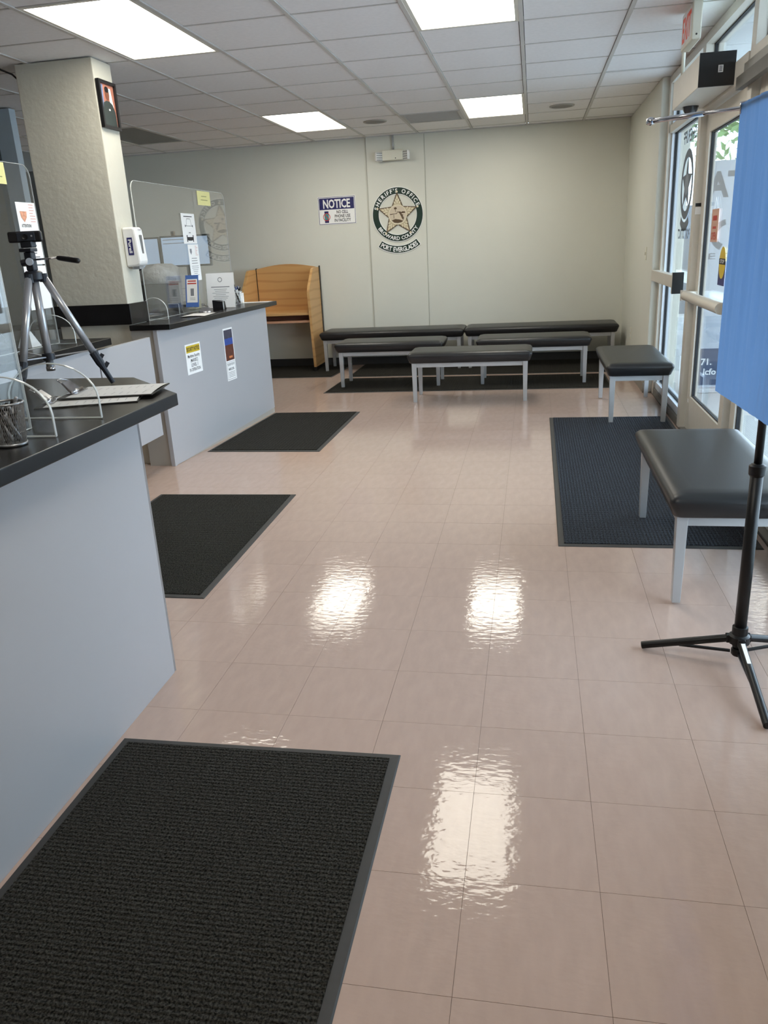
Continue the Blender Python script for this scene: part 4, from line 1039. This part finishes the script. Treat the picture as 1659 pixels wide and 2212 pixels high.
# tripod
tc_ = Vector((-1.548, 1.41, CT)); HUB = 1.372
t = thing('camera_tripod', 'small silver camera tripod standing on the near worktop', 'tripod', tuple(tc_))
M_TRI = mat('tripod_silver', (196, 198, 204), .3, metal=.55, var=.03); M_TRIB = mat('tripod_plastic', (36, 40, 50), .45, var=.08)
MB().tube([(tc_.x, tc_.y, 1.045), (tc_.x, tc_.y, HUB)], .0135, 14).build('centre_column', M_TRI, t, smooth=True)
MB().lathe(tc_, [(.0, .074), (.015, .074), (.016, .088), (.0, .088)], 14).build('column_foot', M_CHROME, t, smooth=True)
MB().lathe((tc_.x, tc_.y, HUB - .028), [(0, 0), (.02, 0), (.03, .008), (.03, .03), (.022, .036), (0, .036)], 18).build('shoulder', M_TRIB, t, auto=.6)
MB().lathe((tc_.x, tc_.y, 1.088), [(.0138, -.012), (.022, -.01), (.022, .012), (.0138, .014)], 14).build('collar', M_TRIB, t, auto=.6)
feet = [Vector((-1.388, 1.537, CT)), Vector((-1.545, 1.205, CT)), Vector((-1.765, 1.53, CT))]
for k, fpt in enumerate(feet):
    d = (fpt - tc_); d.z = 0; d.normalize()
    top = Vector((tc_.x, tc_.y, HUB - .012)) + d * .03
    lo = fpt + Vector((0, 0, .007)); mid = top.lerp(lo, .70)
    lg = MB().tube([top, mid], .0125, 12).build('leg', M_TRI, t, smooth=True)
    MB().tube([mid, top.lerp(lo, .80), top.lerp(lo, .86), lo], .01, 10, radii=[.016, .016, .0105, .009]).build('leg_tip', M_TRIB, lg, auto=.6)
    for q in (.745, .825):
        cpt = top.lerp(lo, q) + d * .012; MB().beam(cpt - Vector((0, 0, .008)), cpt + d * .012 + Vector((0, 0, .008)), .014, .012).build('flip_lock', M_TRIB, lg)
    MB().beam(Vector((tc_.x, tc_.y, 1.088)) + d * .014, top.lerp(lo, .68), .008, .004).build('brace', M_TRI, lg)
    MB().lathe(top + Vector((0, 0, -.006)), [(0, -.012), (.014, -.012), (.014, .016), (0, .016)], 10).build('leg_joint', M_TRIB, lg, auto=.6)
hz = HUB + .008
MB().box((tc_.x - .014, tc_.y - .014, hz), (tc_.x + .014, tc_.y + .014, hz + .062)).build('head_body', M_TRIB, t, bevel=.004)
MB().lathe((tc_.x + .004, tc_.y - .0145, hz + .03), [(0, .004), (.012, .004), (.013, 0)], 18, (.35, -.94, 0)).build('tilt_disc', mat('disc_white', (200, 210, 224), .3, var=.02), t, auto=.6)
MB().tube([(tc_.x - .012, tc_.y, hz + .03), (tc_.x - .032, tc_.y - .01, hz + .026)], .011, 8).build('tilt_knob', M_TRIB, t, auto=.6)
MB().box((tc_.x - .026, tc_.y - .02, hz + .062), (tc_.x + .02, tc_.y + .02, hz + .074)).build('top_plate', M_TRIB, t, bevel=.003)
h0 = Vector((tc_.x + .012, tc_.y + .004, hz + .036)); h1 = Vector((-1.455, 1.425, 1.418)); h2 = Vector((-1.368, 1.41, 1.405))
MB().tube([h0, h1], .0032, 8).build('handle_rod', M_CHROME, t, smooth=True)
MB().tube([h1, h1.lerp(h2, .1), h1.lerp(h2, .5), h1.lerp(h2, .95), h2], .009, 10, radii=[.007, .0085, .0095, .0095, .006]).build('handle_grip', M_BLACK, t, smooth=True)
wz = hz + .0745
t = thing('webcam', 'black webcam mounted on top of the small tripod', 'webcam', (tc_.x, tc_.y, wz))
wpl = Plane((tc_.x, tc_.y - .012, wz + .036), (.93, .36, 0))
MB().pbox(wpl, -.054, .054, -.018, .018, -.026, 0).build('body', M_BLACK, t, bevel=.006)
MB().pbox(wpl, -.024, .034, -.014, .014, 0, .004).build('face_plate', mat('webcam_face', (44, 50, 60), .3, var=.05), t, bevel=.002)
MB().lathe(wpl.at(.002, 0, .004), [(0, .0025), (.006, .002), (.009, .0035), (.010, 0)], 18, wpl.n).build('lens', M_BLACK, t, auto=.6)
MB().disk(wpl, .024, .002, .003, .0046, 12).build('mark', M_PSIL, t)
MB().box((tc_.x - .02, tc_.y - .014, wz + .0005), (tc_.x + .022, tc_.y + .016, wz + .021)).build('clip_base', M_TRIB, t, bevel=.003)

# ------------------------------------------------------------------ backdrop stand and blue curtain at the right
pp = Vector((.838, 1.385, 0))
t = thing('backdrop_stand', 'black tripod backdrop stand with silver cross rod by the nearest bench', 'stand', tuple(pp))
M_STAND = mat('stand_black', (17, 17, 18), .4, var=.06, spec=.35)
MB().tube([(pp.x, pp.y, .06), (pp.x, pp.y, .70)], .0195, 16).build('lower_pole', M_STAND, t, smooth=True)
MB().tube([(pp.x, pp.y, .70), (pp.x, pp.y, 1.73)], .0125, 16).build('upper_pole', M_STAND, t, smooth=True)
MB().lathe((pp.x, pp.y, .66), [(.0195, 0), (.025, .006), (.026, .034), (.0125, .042)], 16).build('pole_collar', M_STAND, t, auto=.6)
MB().lathe((pp.x, pp.y, .072), [(.020, 0), (.034, .004), (.034, .03), (.025, .036), (.025, .062), (.0195, .064)], 16).build('leg_hub', M_STAND, t, auto=.6)
MB().lathe((pp.x, pp.y, .028), [(0, 0), (.018, .0), (.022, .006), (.022, .022), (.017, .026)], 16).build('lower_hub', M_STAND, t, auto=.6)
for fx, fy in ((.535, 1.452), (.832, .986), (1.135, 1.52)):
    fpt = Vector((fx, fy, .0145)); d = (fpt - pp); d.z = 0; d.normalize(); h0 = pp + d * .03 + Vector((0, 0, .088))
    lg = MB().tube([h0, fpt], .013, 12).build('leg', M_STAND, t, auto=.6)
    br = MB().beam(pp + d * .024 + Vector((0, 0, .04)), h0.lerp(fpt, .56) - Vector((0, 0, .0105)), .012, .006).build('brace', M_STAND, lg)
    MB().box(tuple(h0 - Vector((.012, .012, .014))), tuple(h0 + Vector((.012, .012, .014)))).build('leg_clevis', M_STAND, lg, bevel=.003)
    if fy < 1.0:
        a = h0.lerp(fpt, .06) + Vector((0, 0, .0134)); b_ = h0.lerp(fpt, .32) + Vector((0, 0, .0134)); MB().beam(a, b_, .012, .0012).build('label_strip', M_WHITE, lg)
r0 = Vector((.487, 1.602, 1.72)); rd = Vector((.855, -.52, 0)).normalized()
MB().tube([r0, r0 + rd * .16], .0075, 10).build('cross_rod', M_CHROME, t, smooth=True)
MB().tube([r0 + rd * .16, r0 + rd * .43], .0055, 10).build('cross_rod', M_CHROME, t, smooth=True)
MB().lathe(r0, [(0, -.014), (.009, -.01), (.0125, 0), (.009, .01), (0, .012)], 12, rd).build('rod_finial', M_CHROME, t, smooth=True)
MB().lathe((pp.x, pp.y, 1.70), [(.0125, 0), (.02, .004), (.02, .036), (.0, .04)], 14).build('top_clamp', M_CHROME, t, auto=.6)
c0 = Vector((.716, 1.42, 1.715)); c1 = Vector((.80, .32, 1.715))
MB().tube([c0 - (c1 - c0) * .02, c1 + (c1 - c0) * .02], .007, 10).build('curtain_bar', M_CHROME, t, smooth=True)
MB().tube([(pp.x, pp.y, 1.715), tuple(c0 + (c1 - c0) * .03)], .006, 8).build('bar_arm', M_CHROME, t, smooth=True)
M_CURT = mat('blue_fabric', (112, 140, 176), .8, var=.05, vscale=4, bump=.1, bscale=300, bdist=.001, spec=.2, trans=0.0)
nt = M_CURT.node_tree; b_ = nt.nodes['Principled BSDF']; o_ = nt.nodes['Material Output']
tl = nt.nodes.new('ShaderNodeBsdfTranslucent'); tl.inputs[0].default_value = lin((98, 132, 176)); mx = nt.nodes.new('ShaderNodeMixShader'); mx.inputs[0].default_value = .42
nt.links.new(b_.outputs[0], mx.inputs[1]); nt.links.new(tl.outputs[0], mx.inputs[2]); nt.links.new(mx.outputs[0], o_.inputs[0])
t = thing('backdrop_curtain', 'blue fabric backdrop curtain hanging at the right edge', 'curtain', tuple(c0.lerp(c1, .5) - Vector((0, 0, .8))))
cd = (c1 - c0).normalized(); cn = Vector((-cd.y, cd.x, 0)); cn = -cn if cn.x > 0 else cn
def curt(u, v):
    s = u * (c1 - c0).length; drop = .80 + .02 * u - .0 * v; z = 1.725 - v * drop
    amp = (.0025 + .007 * math.sin(PI * min(1, v)) * (1 - .3 * v) - .0015 * v) * min(1, .25 + s * 6)
    off = amp * (math.sin(s * 118 + 1.1 * math.sin(v * 2.1)) * .6 + .5 * math.sin(s * 71 + 2.0 + v * 1.2) + .4 * math.sin(s * 29) + .25 * math.sin(s * 203 + v))
    edge = .5 * max(0, .03 - s) * (1 if v < .97 else 0)
    p = c0 + cd * (s + .006 * math.sin(v * 5)) + cn * (.014 + off); return (p.x, p.y, z)
MB().grid(curt, 320, 30).build('fabric', M_CURT, t, smooth=True)
for s in (.012, .35, .7, 1.05):
    p = c0 + cd * s + Vector((0, 0, .004)); MB().tube([(p + cn * .016 + Vector((0, 0, -.02))), p + cn * .018 + Vector((0, 0, .008)), p - cn * .008 + Vector((0, 0, .012)), p - cn * .012 + Vector((0, 0, -.012))], .003, 6).build('hanging_clip', M_CHROME, t, smooth=True)

# ------------------------------------------------------------------ decals and signs on the glass
wpl_ = Plane((GXP - .0045, 5.62, 1.73), (0, -1, 0))
M_DEC = mat('decal_grey', (110, 120, 130), .6, var=.06); M_DECL = mat('decal_pale', (150, 160, 170), .6, var=.05)
t = thing('window_badge_decal', 'grey star badge decal on the side window glass', 'decal', (GXP - .0045, 5.62, 1.46))
MB().ring(wpl_, 0, 0, .19, .25, .0008, 48).build('ring', M_DEC, t)
s2 = MB(); fan(s2, star_pts(0, 0, .205, .09), (0, 0), wpl_, .0012); s2.build('star', M_DEC, t)
MB().ring(wpl_, 0, 0, .27, .335, .0008, 20, math.radians(236), math.radians(304)).build('arc_band', M_DEC, t)
MB().disk(wpl_, 0, 0, .075, .0016, 24).build('centre', M_DECL, t)
t = thing('window_lettering', 'mirrored dark SHERIFF lettering high on the side window', 'lettering', (GXP - .0045, 5.65, 2.02))
MB().text(wpl_, 'SHERIFF', 0, .30, .085, .0008, width=.52, bold=.03, mirror=True).build('letters', M_DEC, t)
t = thing('window_caption', 'small mirrored dark caption under the badge decal', 'lettering', (GXP - .0045, 5.6, 1.34))
MB().text(wpl_, 'PORT DISTRICT', 0, -.39, .07, .0008, width=.5, bold=.03, mirror=True).build('letters', M_DEC, t)
dpl_ = Plane((GXP - .0045, 4.50, 1.42), (0, -1, 0))
t = thing('open_sign', 'small orange hanging card reading OPEN on the glass door', 'sign', tuple(dpl_.at(0, -.1)))
MB().pbox(dpl_, -.10, .10, -.10, .10, .001, .003).build('card', mat('open_card', (214, 168, 146), .6, var=.04), t)
MB().text(dpl_, 'OPEN', 0, -.085, .045, .0036, width=.15, bold=.02).build('lettering', M_RED, t)
mb = MB().rect(dpl_, -.06, .06, .03, .06, .0036); mb.rect(dpl_, -.05, .05, -.02, -.005, .0036); mb.build('print', M_RED, t)
MB().tube([dpl_.at(-.06, .1, .002), dpl_.at(0, .17, .004), dpl_.at(.06, .1, .002)], .0015, 6).build('string', M_PLWHITE, t)
dp2 = Plane((GXP - .0045, 4.20, 1.18), (0, -1, 0))
t = thing('door_sticker', 'yellow and navy oval sticker on the glass door', 'sticker', tuple(dp2.at(0, -.1)))
MB().rect(dp2, -.09, .09, -.115, .03, .0008).build('navy_field', M_NAVY, t)
MB().disk(dp2, 0, .02, .085, .0014, 28, .095).build('yellow_oval', M_BANNER, t)
MB().rect(dp2, -.085, .085, .01, .045, .002).build('dark_band', M_INK, t)
mb = MB().text(dp2, 'STOP', 0, .017, .022, .0026, width=.11, bold=.01); mb.build('lettering', M_WHITE, t)

# ------------------------------------------------------------------ outside
M_CONC = mat('concrete', (188, 188, 186), .8, var=.06, vscale=2)
M_SOFF = mat('soffit_paint', (196, 200, 202), .7, var=.03)
M_EXTW = mat('exterior_paint', (104, 112, 122), .7, var=.03, vscale=2)
tag(MB().box((1.345, -9, -.12), (16, 30, -.015)).build('pavement', M_CONC, origin=(6, 8, -.1)), 'pale concrete pavement outside the glass front', 'pavement')
t = thing('porch_roof', 'pale covered walkway roof outside the glass front', 'canopy', (2.6, 2, 2.8))
MB().box((1.345, -6, 2.80), (3.4, 11, 2.95)).build('soffit', M_SOFF, t)
MB().box((3.3, -6, 2.62), (3.4, 11, 2.80)).build('fascia', M_EXTW, t)
t = thing('neighbour_building', 'pale building wall seen through the side window', 'building', (4.2, 15.5, 0))
MB().box((1.9, 14.0, -.015), (3.0, 17, 1.8)).build('wall', M_EXTW, t); MB().box((1.345, YW + .16, -.015), (1.62, 14, 3.2)).build('wing_wall', M_EXTW, t)
bp_ = Plane((1.94, 6.42, 0), (1, 0, 0))
t = thing('rollup_banner', 'white roll-up banner with grey lettering standing outside the door', 'banner', (1.94, 6.42, 0))
MB().pbox(bp_, -.42, .42, .03, 1.94, -.003, 0).build('panel', mat('banner_white', (186, 192, 202), .6, var=.02), t)
MB().box((1.50, 6.36, -.015), (2.38, 6.50, .03)).build('base', M_ALU, t, bevel=.008)
M_BSL = mat('banner_slate', (70, 82, 108), .6, var=.04)
MB().rect(bp_, -.42, .42, .05, .38, .001).build('slate_block', M_BSL, t)
mb = MB().text(bp_, '71.', -.20, .235, .055, .002, bold=.02, align='R'); mb.text(bp_, 'lcfo', -.155, .145, .055, .002, bold=.02, align='R'); mb.build('white_lettering', M_WHITE, t)
mb = MB().text(bp_, 'AT', -.20, 1.66, .19, .001, bold=.04, width=.31); mb.text(bp_, 'E C', -.20, 1.15, .05, .001, bold=.0, width=.2); mb.build('lettering', mat('banner_grey', (92, 98, 110), .6, var=.04), t)
sw = MB()
for k in range(18):
    a = PI * .55 + k * .14; b2 = a + .14; r0_, r1_ = .10 - .002 * k, .145 - .0015 * k
    sw.flat([(-.16 + r0_ * math.cos(a), 1.33 + r0_ * math.sin(a)), (-.16 + r0_ * math.cos(b2), 1.33 + r0_ * math.sin(b2)), (-.16 + r1_ * math.cos(b2), 1.33 + r1_ * math.sin(b2)), (-.16 + r1_ * math.cos(a), 1.33 + r1_ * math.sin(a))], bp_, .001)
sw.build('swoosh', MATS['banner_grey'], t)
def tree(label, x, y, h, rad, seed):
    rr = random.Random(seed); t = thing('tree', label, 'tree', (x, y, -.015), 0, 'trees outside')
    MB().tube([(x, y, .03), (x + .1, y, h * .5), (x, y + .1, h)], .1, 8, radii=[.14, .1, .05]).build('trunk', mat('bark', (96, 80, 64), .9, var=.2), t, smooth=True)
    fo = MB()
    for k in range(1400):
        d = Vector((rr.gauss(0, 1), rr.gauss(0, 1), rr.gauss(0, 1))).normalized() * rad * (rr.random() ** .4); c = Vector((x, y, h)) + d
        u = Vector((rr.gauss(0, 1), rr.gauss(0, 1), rr.gauss(0, .6))).normalized(); w = u.cross(Vector((rr.gauss(0, 1), rr.gauss(0, 1), 1))).normalized(); s = .09 + .06 * rr.random()
        fo.add([c - u * s, c + w * s * .4, c + u * s, c - w * s * .4], [(0, 1, 2, 3)])
    tag(fo.build('foliage', mat('leaves', (86, 122, 62), .6, var=.35, vscale=3), t), kind='stuff')
tree('leafy green tree seen above the banner through the door', 4.6, 15.5, 3.6, 1.9, 3)
